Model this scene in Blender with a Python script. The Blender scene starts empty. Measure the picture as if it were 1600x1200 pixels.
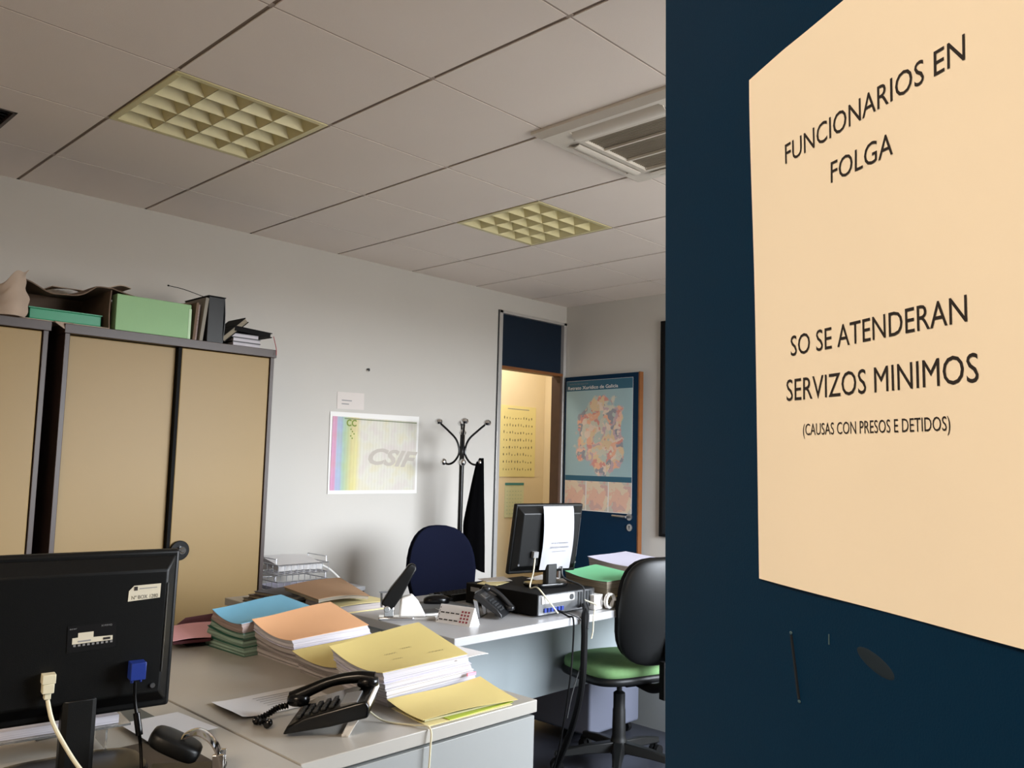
import bpy, bmesh, math, random
from mathutils import Vector, Matrix
random.seed(7)
SC = bpy.context.scene
COL = SC.collection
PI = math.pi

# ------------------------------------------------------------------ camera
FPX = 1310.94
R_ = Vector((0.69236275, -0.72108377, 0.02592321))
U_ = Vector((-0.08545951, -0.04627545, 0.99526642))
F_ = Vector((0.71647086, 0.69130079, 0.09366287))
cam_d = bpy.data.cameras.new('camera')
cam = bpy.data.objects.new('camera', cam_d)
COL.objects.link(cam)
cam_d.sensor_width = 36.0
cam_d.lens = 36.0 * FPX / 1600.0
cam_d.clip_start = 0.02
cam.matrix_world = Matrix(((R_.x, U_.x, -F_.x, -1.14149767),
                           (R_.y, U_.y, -F_.y, -4.38068305),
                           (R_.z, U_.z, -F_.z, 1.32600291),
                           (0, 0, 0, 1)))
SC.camera = cam
# ------------------------------------------------------------------ world + exposure
SC.view_settings.view_transform = 'Standard'
SC.view_settings.look = 'None'
SC.view_settings.gamma = 1.0
SC.view_settings.use_curve_mapping = False
SC.view_settings.exposure = 0.0
w = bpy.data.worlds.new('overcast_sky'); SC.world = w; w.use_nodes = True
nt = w.node_tree; bg = nt.nodes['Background']
tc = nt.nodes.new('ShaderNodeTexCoord'); sx = nt.nodes.new('ShaderNodeSeparateXYZ')
cr = nt.nodes.new('ShaderNodeValToRGB')
mr = nt.nodes.new('ShaderNodeMapRange')
mr.inputs[1].default_value = -1; mr.inputs[2].default_value = 1
nt.links.new(tc.outputs['Generated'], sx.inputs[0]); nt.links.new(sx.outputs[2], mr.inputs[0])
nt.links.new(mr.outputs[0], cr.inputs[0]); nt.links.new(cr.outputs[0], bg.inputs[0])
e = cr.color_ramp.elements
e[0].position = 0.0; e[0].color = (.17, .165, .155, 1)
e[1].position = 1.0; e[1].color = (.90, 1.0, 1.14, 1)
a = e.new(.485); a.color = (.20, .195, .185, 1)
a = e.new(.505); a.color = (.92, .97, 1.03, 1)
bg.inputs[1].default_value = 33.0

def area(name, loc, rot, sx_, sy_, power, col, portal=False):
    l = bpy.data.lights.new(name, 'AREA'); l.shape = 'RECTANGLE'; l.size = sx_; l.size_y = sy_
    l.energy = power; l.color = col
    o = bpy.data.objects.new(name, l); COL.objects.link(o); o.location = loc; o.rotation_euler = rot
    if portal: l.cycles.is_portal = True
    return o
WX0, WX1, WZ0, WZ1 = 1.2, 3.75, .9, 2.35          # window in the entry wall
area('window_portal', ((WX0+WX1)/2, -4.86, (WZ0+WZ1)/2), (PI/2, 0, 0), WX1-WX0, WZ1-WZ0, 1, (1, 1, 1), True)
LIT_POWER = 30.0        # fluorescent fittings that are switched on (left end of the room)
ROOM2_POWER = 20.0      # lamp in the passage behind the inner door
# ------------------------------------------------------------------ materials
def srgb(r, g, b):
    def f(c):
        c = c / 255.0
        return c / 12.92 if c <= .04045 else ((c + .055) / 1.055) ** 2.4
    return (f(r), f(g), f(b), 1)
MATS = {}
def mat(name, rgb, rough=.6, metal=0, var=.06, scale=6, bump=0, bscale=200, spec=.5, trans=0, coat=0):
    if name in MATS: return MATS[name]
    m = bpy.data.materials.new(name); m.use_nodes = True
    n = m.node_tree.nodes; L = m.node_tree.links; b = n['Principled BSDF']
    c = srgb(*rgb)
    t = n.new('ShaderNodeTexCoord'); no = n.new('ShaderNodeTexNoise')
    no.inputs['Scale'].default_value = scale; no.inputs['Detail'].default_value = 3
    L.new(t.outputs['Object'], no.inputs['Vector'])
    mx = n.new('ShaderNodeMix'); mx.data_type = 'RGBA'
    mx.inputs[6].default_value = tuple(x * (1 - var) for x in c[:3]) + (1,)
    mx.inputs[7].default_value = tuple(min(1, x * (1 + var)) for x in c[:3]) + (1,)
    L.new(no.outputs[0], mx.inputs[0]); L.new(mx.outputs[2], b.inputs['Base Color'])
    b.inputs['Roughness'].default_value = rough; b.inputs['Metallic'].default_value = metal
    b.inputs['Specular IOR Level'].default_value = spec
    if trans: b.inputs['Transmission Weight'].default_value = trans
    if coat: b.inputs['Coat Weight'].default_value = coat
    if bump:
        n2 = n.new('ShaderNodeTexNoise'); n2.inputs['Scale'].default_value = bscale
        L.new(t.outputs['Object'], n2.inputs['Vector'])
        bp = n.new('ShaderNodeBump'); bp.inputs['Strength'].default_value = bump
        bp.inputs['Distance'].default_value = .002
        L.new(n2.outputs[0], bp.inputs['Height']); L.new(bp.outputs[0], b.inputs['Normal'])
    MATS[name] = m
    return m
def pages_mat(name, rgb, dark=.72, scale=420):
    if name in MATS: return MATS[name]
    m = mat(name, rgb, .85, var=.05)
    n = m.node_tree.nodes; L = m.node_tree.links; b = n['Principled BSDF']
    t = n.new('ShaderNodeTexCoord'); mp = n.new('ShaderNodeMapping'); mp.inputs['Scale'].default_value = (3, 3, scale)
    no = n.new('ShaderNodeTexNoise'); no.inputs['Scale'].default_value = 1; no.inputs['Detail'].default_value = 2
    L.new(t.outputs['Object'], mp.inputs[0]); L.new(mp.outputs[0], no.inputs['Vector'])
    rp = n.new('ShaderNodeValToRGB'); rp.color_ramp.elements[0].position = .38; rp.color_ramp.elements[1].position = .55
    c = srgb(*rgb)
    rp.color_ramp.elements[0].color = tuple(x * dark for x in c[:3]) + (1,); rp.color_ramp.elements[1].color = c
    L.new(no.outputs[0], rp.inputs[0]); L.new(rp.outputs[0], b.inputs['Base Color'])
    bp = n.new('ShaderNodeBump'); bp.inputs['Strength'].default_value = .6; bp.inputs['Distance'].default_value = .001
    L.new(no.outputs[0], bp.inputs['Height']); L.new(bp.outputs[0], b.inputs['Normal'])
    return m

M_wall = mat('painted_grey_wall', (197, 193, 186), .75, var=.03, scale=2, bump=.15, bscale=350)
M_tile = mat('mineral_ceiling_tile', (243, 231, 221), .9, var=.03, scale=2, bump=.3, bscale=500)
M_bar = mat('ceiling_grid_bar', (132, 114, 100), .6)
M_floor = mat('grey_vinyl_floor', (50, 52, 60), .35, var=.12, scale=9)
M_cream = mat('cream_wall', (222, 206, 172), .8, var=.02)
M_blue = mat('dark_blue_laminate', (2, 40, 68), .5, var=.08, scale=3, bump=.06, bscale=900, spec=.12)
M_navyp = mat('navy_panel', (3, 24, 42), .5, var=.06, spec=.3)
M_alu = mat('pale_aluminium', (205, 203, 200), .35, .5, var=.03)
M_wood = mat('orange_wood_edge', (122, 74, 36), .45, var=.2, scale=20)
M_dwood = mat('dark_wood_edge', (74, 52, 38), .5, var=.2, scale=20)
M_cab = mat('beige_sheet_metal', (152, 126, 80), .46, var=.02, scale=3, spec=.35)
M_cabf = mat('brown_sheet_metal', (62, 47, 40), .42, var=.04)
M_black = mat('black_plastic', (9, 10, 10), .42, var=.1, bump=.1, bscale=800, spec=.3)
M_blackg = mat('glossy_black_plastic', (7, 7, 8), .22, var=.1, spec=.35)
M_blackm = mat('matt_black', (7, 7, 8), .75, var=.1, spec=.2)
M_dgrey = mat('dark_grey_plastic', (42, 44, 46), .5)
M_grey = mat('mid_grey_plastic', (128, 128, 128), .5)
M_chrome = mat('chrome', (220, 220, 220), .1, 1, var=0)
M_steel = mat('brushed_steel', (170, 172, 175), .3, 1, var=.05)
M_white = mat('white_plastic', (232, 230, 226), .45, var=.02)
M_offw = mat('ivory_plastic', (214, 208, 180), .5, var=.03)
M_desk = mat('light_grey_laminate', (172, 168, 160), .32, var=.05, scale=5, spec=.5)
M_desk2 = mat('pale_grey_laminate', (166, 166, 167), .32, var=.03, scale=5, spec=.5)
M_deskp = mat('grey_panel', (148, 150, 148), .45, var=.03)
M_ped = mat('grey_pedestal_metal', (92, 95, 108), .45, var=.04)
M_navy = mat('navy_upholstery', (4, 9, 32), .85, var=.15, scale=60, bump=.3, bscale=900, spec=.15)
M_green = mat('green_upholstery', (112, 150, 98), .85, var=.1, scale=60, bump=.3, bscale=900)
M_backup = mat('black_shell', (13, 14, 14), .42, var=.08, bump=.1, bscale=600, spec=.35)
M_coat = mat('black_cloth', (3, 3, 4), .95, var=.2, bump=.4, bscale=400, spec=.05)
M_card = mat('kraft_cardboard', (178, 158, 140), .9, var=.12, scale=12)
M_cardd = mat('brown_cardboard', (112, 92, 76), .9, var=.15, scale=12)
M_kraft = mat('kraft_envelope', (158, 124, 92), .8, var=.08, scale=10)
M_paper = mat('white_paper', (222, 220, 219), .85, var=.02, bump=.1, bscale=40)
M_notice = mat('notice_paper', (248, 238, 218), .85, var=.015, bump=.15, bscale=14)
M_ink = mat('black_ink', (34, 28, 26), .8, var=0)
M_gink = mat('grey_ink', (140, 140, 140), .8, var=0)
M_yel = mat('yellow_card', (208, 190, 122), .8, var=.03, bump=.2, bscale=20)
M_pyel = mat('pale_yellow_card', (228, 214, 158), .8, var=.04)
M_org = mat('orange_card', (236, 182, 136), .8, var=.03, bump=.2, bscale=20)
M_cyan = mat('light_blue_card', (118, 182, 212), .8, var=.04, bump=.2, bscale=20)
M_pink = mat('pink_card', (232, 176, 184), .8, var=.04)
M_grn = mat('green_card', (128, 214, 160), .7, var=.05)
M_dgrn = mat('dark_green_card', (30, 96, 78), .7, var=.08)
M_emer = mat('emerald_plastic', (30, 142, 98), .4, var=.06)
M_pgrn = mat('pale_green_file', (144, 184, 134), .65, var=.05)
M_maroon = mat('maroon_card', (72, 24, 34), .6, var=.08)
M_pw = pages_mat('white_pages', (200, 196, 202))
M_pg = pages_mat('greyish_pages', (176, 168, 166), .7)
M_pb = pages_mat('brownish_pages', (160, 142, 136), .6)
M_pgr = pages_mat('green_edged_pages', (146, 172, 156), .5, 160)
M_pgy = pages_mat('grey_brown_pages', (150, 140, 122), .6)
M_louv = mat('cream_louvre', (222, 211, 162), .38, 0, var=.02)
M_ac = mat('white_ac_casing', (226, 218, 206), .4, var=.02)
M_acg = mat('ac_grille_grey', (168, 158, 142), .6)
M_dark = mat('dark_gap', (22, 20, 18), .9)
M_lav = mat('lavender_paper', (206, 204, 222), .8, var=.02)
M_red = mat('red_ribbon', (170, 20, 40), .6)
M_vga = mat('blue_connector', (28, 50, 128), .4)
M_clear = mat('clear_acrylic', (226, 226, 224), .08, 0, var=0, trans=.85)
M_lwire = mat('wire_silver', (196, 196, 200), .3, .8)
M_brownpad = mat('dark_brown_leather', (52, 42, 36), .45, var=.1)
M_glass = mat('window_glass', (255, 255, 255), .0, 0, var=0, trans=1)
M_tailglow = None

# ------------------------------------------------------------------ mesh builder
class B:
    def __init__(s): s.v = []; s.f = []; s.m = []; s.cur = 0
    def add(s, vs, fs):
        o = len(s.v); s.v += [Vector(v) for v in vs]
        for f in fs: s.f.append([i + o for i in f]); s.m.append(s.cur)
        return s
    def box(s, x0, x1, y0, y1, z0, z1, M=None):
        vs = [Vector((x, y, z)) for z in (z0, z1) for y in (y0, y1) for x in (x0, x1)]
        if M is not None: vs = [M @ v for v in vs]
        return s.add(vs, [(0, 2, 3, 1), (4, 5, 7, 6), (0, 1, 5, 4), (2, 6, 7, 3), (0, 4, 6, 2), (1, 3, 7, 5)])
    def hexa(s, b4, t4):   # bottom 4, top 4 (ccw)
        return s.add(list(b4) + list(t4), [(3, 2, 1, 0), (4, 5, 6, 7), (0, 1, 5, 4), (1, 2, 6, 5), (2, 3, 7, 6), (3, 0, 4, 7)])
    def rings(s, rings, closed=True, cap=True):
        n = len(rings[0]); vs = [p for r in rings for p in r]; fs = []
        for i in range(len(rings) - 1):
            for j in range(n if closed else n - 1):
                k = (j + 1) % n
                fs.append((i*n+j, i*n+k, (i+1)*n+k, (i+1)*n+j))
        if cap: fs.append(tuple(reversed(range(n)))); fs.append(tuple((len(rings)-1)*n + j for j in range(n)))
        return s.add(vs, fs)
    def cyl(s, p0, p1, r0, r1=None, n=16):
        p0 = Vector(p0); p1 = Vector(p1); r1 = r0 if r1 is None else r1
        d = (p1 - p0).normalized(); a = d.orthogonal().normalized(); b = d.cross(a)
        R = lambda p, r: [p + a*r*math.cos(2*PI*k/n) + b*r*math.sin(2*PI*k/n) for k in range(n)]
        return s.rings([R(p0, r0), R(p1, r1)])
    def lathe(s, prof, c=(0, 0, 0), n=20):
        c = Vector(c)
        return s.rings([[c + Vector((r*math.cos(2*PI*k/n), r*math.sin(2*PI*k/n), z)) for k in range(n)] for r, z in prof])
    def tube(s, pts, r, n=8, M=None):
        pts = [Vector(p) for p in pts]
        if M is not None: pts = [M @ p for p in pts]
        rs = []; up = None
        for i, p in enumerate(pts):
            d = (pts[min(i+1, len(pts)-1)] - pts[max(i-1, 0)]).normalized()
            if up is None: up = d.orthogonal().normalized()
            up = (up - d * up.dot(d)); up = up.normalized() if up.length > 1e-6 else d.orthogonal().normalized()
            b = d.cross(up); rr = r(i/(len(pts)-1)) if callable(r) else r
            rs.append([p + up*rr*math.cos(2*PI*k/n) + b*rr*math.sin(2*PI*k/n) for k in range(n)])
        return s.rings(rs)
    def sell(s, c, a, b, cc, e1=1, e2=1, n=24, m=14, fn=None, M=None):   # superellipsoid
        def sp(t, e): return math.copysign(abs(t)**e, t)
        rs = []
        for i in range(m + 1):
            ph = -PI/2 + PI*i/m; ph = max(-PI/2+.02, min(PI/2-.02, ph)); r = []
            for j in range(n):
                th = 2*PI*j/n
                p = Vector((a*sp(math.cos(ph), e1)*sp(math.cos(th), e2), b*sp(math.cos(ph), e1)*sp(math.sin(th), e2), cc*sp(math.sin(ph), e1)))
                if fn: p = fn(p)
                p = p + Vector(c)
                if M is not None: p = M @ p
                r.append(p)
            rs.append(r)
        return s.rings(rs)
    def grid(s, fn, nu, nv, th=0):
        """fn(u,v)->Vector, thick sheet (th downwards along -normal approx z)"""
        P = [[Vector(fn(i/nu, j/nv)) for j in range(nv+1)] for i in range(nu+1)]
        vs = [P[i][j] for i in range(nu+1) for j in range(nv+1)]; fs = []
        id_ = lambda i, j: i*(nv+1)+j
        for i in range(nu):
            for j in range(nv): fs.append((id_(i, j), id_(i+1, j), id_(i+1, j+1), id_(i, j+1)))
        if th:
            N = len(vs); lo = []
            for i in range(nu+1):
                for j in range(nv+1):
                    du = P[min(i+1, nu)][j] - P[max(i-1, 0)][j]; dv = P[i][min(j+1, nv)] - P[i][max(j-1, 0)]
                    nn = du.cross(dv); nn = nn.normalized() if nn.length > 1e-9 else Vector((0, 0, 1))
                    lo.append(P[i][j] - nn*th)
            vs += lo
            fs += [tuple(N+k for k in reversed(f)) for f in list(fs)]
            for i in range(nu):
                fs.append((id_(i+1, 0), id_(i, 0), N+id_(i, 0), N+id_(i+1, 0)))
                fs.append((id_(i, nv), id_(i+1, nv), N+id_(i+1, nv), N+id_(i, nv)))
            for j in range(nv):
                fs.append((id_(0, j), id_(0, j+1), N+id_(0, j+1), N+id_(0, j)))
                fs.append((id_(nu, j+1), id_(nu, j), N+id_(nu, j), N+id_(nu, j+1)))
        return s.add(vs, fs)
    def build(s, name, mats, parent=None, smooth=False, bevel=0, seg=2, angle=35):
        if not isinstance(mats, (list, tuple)): mats = [mats]
        me = bpy.data.meshes.new(name)
        off = Vector((0, 0, 0))
        if parent is None:
            lo = [min(v[k] for v in s.v) for k in range(3)]; hi = [max(v[k] for v in s.v) for k in range(3)]
            off = Vector(((lo[0]+hi[0])/2, (lo[1]+hi[1])/2, lo[2]))
        me.from_pydata([v - off for v in s.v], [], s.f)
        for m_ in mats: me.materials.append(m_)
        for p, mi in zip(me.polygons, s.m): p.material_index = mi
        bm = bmesh.new(); bm.from_mesh(me); bmesh.ops.recalc_face_normals(bm, faces=bm.faces); bm.to_mesh(me); bm.free()
        o = bpy.data.objects.new(name, me); COL.objects.link(o)
        if parent is not None: o.parent = parent
        else: o.location = off
        if bevel:
            bv = o.modifiers.new('bevel', 'BEVEL'); bv.width = bevel; bv.segments = seg; bv.limit_method = 'ANGLE'
            bv.angle_limit = math.radians(40)
        if smooth or bevel:
            for p in me.polygons: p.use_smooth = True
            me.set_sharp_from_angle(angle=math.radians(angle))
        return o

def tag(o, label, cat, group=None):
    o['label'] = label; o['category'] = cat
    if group: o['group'] = group
    return o
def thing(name, label, cat, loc=(0, 0, 0), rz=0, group=None):
    o = bpy.data.objects.new(name, None); COL.objects.link(o); o.empty_display_size = .05
    o.location = loc; o.rotation_euler = (0, 0, rz)
    return tag(o, label, cat, group)
def struct(o):
    o['kind'] = 'structure'; return o
def cubic(pts, n=10):
    """Catmull-Rom through pts"""
    P = [Vector(p) for p in pts]; P = [2*P[0]-P[1]] + P + [2*P[-1]-P[-2]]; out = []
    for i in range(1, len(P)-2):
        for k in range(n):
            t = k/n; a, b, c, d = P[i-1:i+3]
            out.append(.5*((2*b) + (c-a)*t + (2*a-5*b+4*c-d)*t*t + (3*b-a-3*c+d)*t**3))
    out.append(P[-2]); return out
def text_mesh(name, txt, width, height, M, material, parent, bold=0, shear=0, th=.0002, align='L'):
    """text scaled to exact width x cap height, placed by matrix M (x right, y up); origin bottom-left"""
    cu = bpy.data.curves.new('t', 'FONT'); cu.body = txt; cu.size = 1; cu.offset = bold; cu.shear = shear
    cu.resolution_u = 3
    ob = bpy.data.objects.new('t', cu); COL.objects.link(ob)
    bpy.context.view_layer.update()
    dg = bpy.context.evaluated_depsgraph_get()
    me = bpy.data.meshes.new_from_object(ob.evaluated_get(dg))
    bpy.data.objects.remove(ob)
    xs = [v.co.x for v in me.vertices]; x0, x1 = min(xs), max(xs)
    sx_ = width/(x1-x0); sy_ = height/.70
    for v in me.vertices:
        v.co = M @ Vector(((v.co.x-x0)*sx_, v.co.y*sy_, 0))
    me.materials.clear(); me.materials.append(material)
    o = bpy.data.objects.new(name, me); COL.objects.link(o); o.parent = parent
    return o

# ================================================================== ROOM
Z = 2.6
XL, XR, YE = -3.4, 4.02, -4.72
floor_o = struct(B().box(XL-.1, 5.1, -6.1, 1.15, -.06, 0).build('floor', M_floor))
# back wall (cabinet wall) with the inner doorway
DX0, DX1, DZT = 3.24, 4.0, 2.465
b = B().box(XL-.1, DX0, 0, .1, 0, Z); b.box(DX0, XR, 0, .1, DZT, Z); b.box(DX1, XR+.0, 0, .1, 0, DZT); b.box(XR+.1, 5.0, 0, .1, 0, Z+.08)
struct(b.build('wall_back', M_wall))
struct(B().box(XR, XR+.1, YE-.1, .1, 0, Z).build('wall_right', M_wall))
struct(B().box(XL-.1, XL, YE-.1, 0, 0, Z).build('wall_left', M_wall))
# entry wall : doorway x -1.90..-1.06, window WX0..WX1
b = B().box(XL, -1.90, YE-.1, YE, 0, Z); b.box(-1.90, -1.06, YE-.1, YE, 2.07, Z); b.box(-1.06, WX0, YE-.1, YE, 0, Z)
b.box(WX0, WX1, YE-.1, YE, 0, WZ0); b.box(WX0, WX1, YE-.1, YE, WZ1, Z); b.box(WX1, XR, YE-.1, YE, 0, Z)
struct(b.build('wall_front', M_wall))
# corridor outside
struct(B().box(XL-.1, .4, -6.1, -6.0, 0, Z).build('wall_corridor', M_wall))
b = B().box(XL-.1, XL, -6.0, YE-.1, 0, Z); b.box(.3, .4, -6.0, YE-.1, 0, Z)
struct(b.build('wall_corridor_ends', M_wall))
struct(B().box(XL-.1, .4, -6.1, YE-.1, Z, Z+.08).build('ceiling_corridor', M_tile))
# window
wf = B()
for x0, x1, z0, z1 in ((WX0, WX0+.05, WZ0, WZ1), (WX1-.05, WX1, WZ0, WZ1), (WX0, WX1, WZ0, WZ0+.05), (WX0, WX1, WZ1-.05, WZ1),
                       ((WX0+WX1)/2-.04, (WX0+WX1)/2+.04, WZ0, WZ1)):
    wf.box(x0, x1, YE-.08, YE-.02, z0, z1)
win = struct(wf.build('window_1', M_alu, bevel=.003))
B().box(-.02, .02, -.02, .02, .5, .52).build('window_handle', M_steel, win)
# passage behind inner door
struct(B().box(2.2, 5.0, 1.0, 1.1, 0, Z).build('wall_passage_back', M_cream))
struct(B().box(4.9, 5.0, .1, 1.0, 0, Z).build('wall_passage_right', M_cream))
struct(B().box(2.2, 2.3, .1, 1.0, 0, Z).build('wall_passage_left', M_cream))
struct(B().box(2.2, 5.0, .1, 1.1, Z, Z+.08).build('ceiling_passage', M_cream))
pl = area('passage_lamp', (3.9, .55, 2.57), (0, 0, 0), 1.2, .3, ROOM2_POWER, (1, .90, .78))

# ceiling: tiles with reveal gaps, bars above the gaps. tile lines x = .6 i ; y = .1097 - .6 j
YO = .1097
light_cells = {(0, 2), (3, 2), (-5, 6), (-4, 6)}
vent_cells = set()
ac_cell = (2, 4)
b = B()
for i in range(-6, 7):
    for j in range(0, 9):
        x0, x1 = .6*i, .6*i+.6; y1, y0 = YO-.6*j, YO-.6*(j+1)
        x0 = max(x0, XL); x1 = min(x1, XR); y1 = min(y1, 0); y0 = max(y0, YE)
        if x1-x0 < .02 or y1-y0 < .02 or (i, j) in light_cells or (i, j) == ac_cell: continue
        gx, gy = .0075, .0042
        X0 = x0 + (gx if x0 > XL else 0); X1 = x1 - (gx if x1 < XR else 0)
        Y0 = y0 + (gy if y0 > YE else 0); Y1 = y1 - (gy if y1 < 0 else 0)
        if (i, j) == (-1, 1):   # tile cut for the air vent
            vx0, vx1, vy0, vy1 = -.54, -.245, -.872, -.64
            b.box(X0, vx0, Y0, Y1, Z, Z+.015); b.box(vx1, X1, Y0, Y1, Z, Z+.015)
            b.box(vx0, vx1, Y0, vy0, Z, Z+.015); b.box(vx0, vx1, vy1, Y1, Z, Z+.015); continue
        b.box(X0, X1, Y0, Y1, Z, Z+.015)
ceil = struct(b.build('ceiling', M_tile))
b = B()
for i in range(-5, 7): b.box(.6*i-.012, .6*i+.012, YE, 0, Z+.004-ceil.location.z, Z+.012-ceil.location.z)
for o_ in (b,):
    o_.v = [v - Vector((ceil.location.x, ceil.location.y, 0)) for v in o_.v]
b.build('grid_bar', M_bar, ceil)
b = B()
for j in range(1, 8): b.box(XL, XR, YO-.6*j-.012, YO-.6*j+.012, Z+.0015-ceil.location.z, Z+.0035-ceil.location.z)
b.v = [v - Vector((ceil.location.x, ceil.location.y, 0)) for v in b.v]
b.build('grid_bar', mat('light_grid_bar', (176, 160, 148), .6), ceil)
struct(B().box(XL-.1, XR+.1, YE-.1, .1, Z+.22, Z+.28).build('ceiling_slab', M_dark))
b = B(); b.box(XL-.1, XL, YE, 0, Z, Z+.22); b.box(XR, XR+.1, YE-.1, .1, Z, Z+.22); b.box(XL-.1, XR, 0, .1, Z, Z+.22); b.box(XL-.1, XR, YE-.1, YE, Z, Z+.22)
struct(b.build('wall_plenum', M_dark))

# ceiling lights (parabolic louvre 4 x 5 cells)
M_emit = bpy.data.materials.new('fluorescent_tube_lit'); M_emit.use_nodes = True
_p = M_emit.node_tree.nodes['Principled BSDF']; _p.inputs['Emission Color'].default_value = (1, .82, .6, 1); _p.inputs['Emission Strength'].default_value = 3
def ceiling_light(i, j, label, lit=False):
    x0, y0 = .6*i, YO-.6*(j+1)
    t = thing('ceiling_light', label, 'ceiling light', (x0+.3, y0+.3, Z), 0, 'square louvred ceiling lights')
    f = B()
    for a0, a1, c0, c1 in ((-.296, .296, -.296, -.272), (-.296, .296, .272, .296), (-.296, -.272, -.272, .272), (.272, .296, -.272, .272)):
        f.box(a0, a1, c0, c1, -.002, .016)
    f.build('frame', M_louv if not lit else M_white, t, bevel=.002)
    l = B(); nx, ny = 4, 5; w_ = .544/nx; h_ = .544/ny; tz = .062
    for p in range(nx):
        for q in range(ny):
            a0 = -.272+p*w_; c0 = -.272+q*h_; a1 = a0+w_; c1 = c0+h_
            e_ = .001; k = .030
            bt = [(a0+e_, c0+e_, 0), (a1-e_, c0+e_, 0), (a1-e_, c1-e_, 0), (a0+e_, c1-e_, 0)]
            tp = [(a0+k*1.5, c0+k, tz), (a1-k*1.5, c0+k, tz), (a1-k*1.5, c1-k, tz), (a0+k*1.5, c1-k, tz)]
            l.add(bt+tp, [(0, 1, 5, 4), (1, 2, 6, 5), (2, 3, 7, 6), (3, 0, 4, 7)])
    l.build('louvre', M_louv, t)
    if lit: # tray with glowing tubes
        for k in range(4):
            B().cyl((-.27, -.2+.133*k, .09), (.27, -.2+.133*k, .09), .013, n=10).build('tube', M_emit, t)
    else:
        for k in range(4):
            B().cyl((-.27, -.2+.133*k, .09), (.27, -.2+.133*k, .09), .013, n=10).build('tube', M_white, t)
    h = B(); h.box(-.29, .29, -.29, .29, .12, .125)
    for sx_ in (-1, 1):
        h.box(min(sx_*.29, sx_*.285), max(sx_*.29, sx_*.285), -.29, .29, .016, .12); h.box(-.285, .285, min(sx_*.29, sx_*.285), max(sx_*.29, sx_*.285), .016, .12)
    h.build('housing', M_louv, t)
    return t
ceiling_light(0, 2, 'larger-looking near louvred ceiling light above the beige cabinets, switched off')
ceiling_light(3, 2, 'far louvred ceiling light nearer the inner doorway, switched off')
for (i, j) in ((-5, 6), (-4, 6)):
    ceiling_light(i, j, 'lit louvred ceiling light over the left end of the office', True)
    area('tube_light', (.6*i+.3, YO-.6*j-.3, Z-.03), (0, 0, 0), .55, .55, LIT_POWER, (1, .80, .60))

# ceiling vent
t = thing('ceiling_vent', 'dark square air vent set into a ceiling tile at the left', 'vent', (-.3925, -.756, Z))
b = B(); hw, hh = .1475, .116
for a0, a1, c0, c1 in ((-hw, hw, -hh, -hh+.012), (-hw, hw, hh-.012, hh), (-hw, -hw+.012, -hh, hh), (hw-.012, hw, -hh, hh)): b.box(a0, a1, c0, c1, -.001, .03)
b.build('frame', M_cabf, t)
for k in range(6):
    y = -hh+.03+k*.034
    B().box(-hw+.012, hw-.012, -.014, .014, -.001, .001, Matrix.Translation((0, y, .018)) @ Matrix.Rotation(.7, 4, 'X')).build('blade', M_dgrey, t)
B().box(-hw+.01, hw-.01, -hh+.01, hh-.01, .045, .05).build('backing', M_dark, t)

# ceiling air conditioner
t = thing('air_conditioner', 'white square cassette air conditioner set in the ceiling beside the blue door', 'air conditioner', (1.5, -2.59, Z))
b = B(); H = .352
# outer panel ring made of 4 rails with chamfered outer edge, lower face at -.028
def ring(b, r0, r1, z0a, z1a, z0b, z1b):
    # r0 outer half size, r1 inner half size; heights of bottom at outer/inner
    o = [(-r0, -r0), (r0, -r0), (r0, r0), (-r0, r0)]; i_ = [(-r1, -r1), (r1, -r1), (r1, r1), (-r1, r1)]
    for k in range(4):
        k2 = (k+1) % 4
        b.hexa([(*o[k], z0a), (*o[k2], z0a), (*i_[k2], z0b), (*i_[k], z0b)], [(*o[k], z1a), (*o[k2], z1a), (*i_[k2], z1b), (*i_[k], z1b)])
ring(b, H, H-.03, -.012, 0, -.028, 0)
ring(b, H-.03, H-.05, -.028, 0, -.028, 0)
ring(b, .235, .205, -.030, .01, -.033, .01)
# corners between flap slots
for sx_ in (-1, 1):
    for sy_ in (-1, 1):
        b.box(min(sx_*.20, sx_*(H-.05)), max(sx_*.20, sx_*(H-.05)), min(sy_*.20, sy_*(H-.05)), max(sy_*.20, sy_*(H-.05)), -.028, .01)
b.build('panel', M_ac, t)
for k in range(4):
    M = Matrix.Rotation(k*PI/2, 4, 'Z')
    f = B()
    f.grid(lambda u, v: M @ Vector((.232+.062*v, -.205+.41*u, -.034+.02*v-.014*math.sin(PI*v))), 6, 6, -.004)
    f.build('air_flap', M_ac, t, smooth=True)
    B().box(.236, .300, -.2, .2, .010, .014, M).build('flap_slot', M_dgrey, t)
g = B()
for k in range(34):
    x = -.2+.4*k/33; g.box(x-.0022, x+.0022, -.204, .204, -.022, -.006)
g.build('grille', M_acg, t)
g = B()
for x in (-.075, .075): g.box(x-.005, x+.005, -.205, .205, -.031, -.02)
g.v = [Matrix.Rotation(0, 4, 'Z') @ v for v in g.v]
g.build('grille_frame', M_ac, t)
B().box(-.205, .205, -.205, .205, .0, .006).build('filter', M_grey, t)
B().box(-.30, .30, -.30, .30, .02, .19).build('housing', M_dgrey, t)

# ------------------------------------------------------------------ near blue door leaf with the notice
d = Vector((.53560, .84447, 0)); nrm = Vector((-.84447, .53560, 0))       # d: along the leaf away from hinge, nrm: towards camera side
Cc = Vector((-1.14149767, -4.38068305, 1.32600291))
P0 = Vector((-.691, -4.146, 0))                       # foot of the notice's left edge on the leaf face
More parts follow.
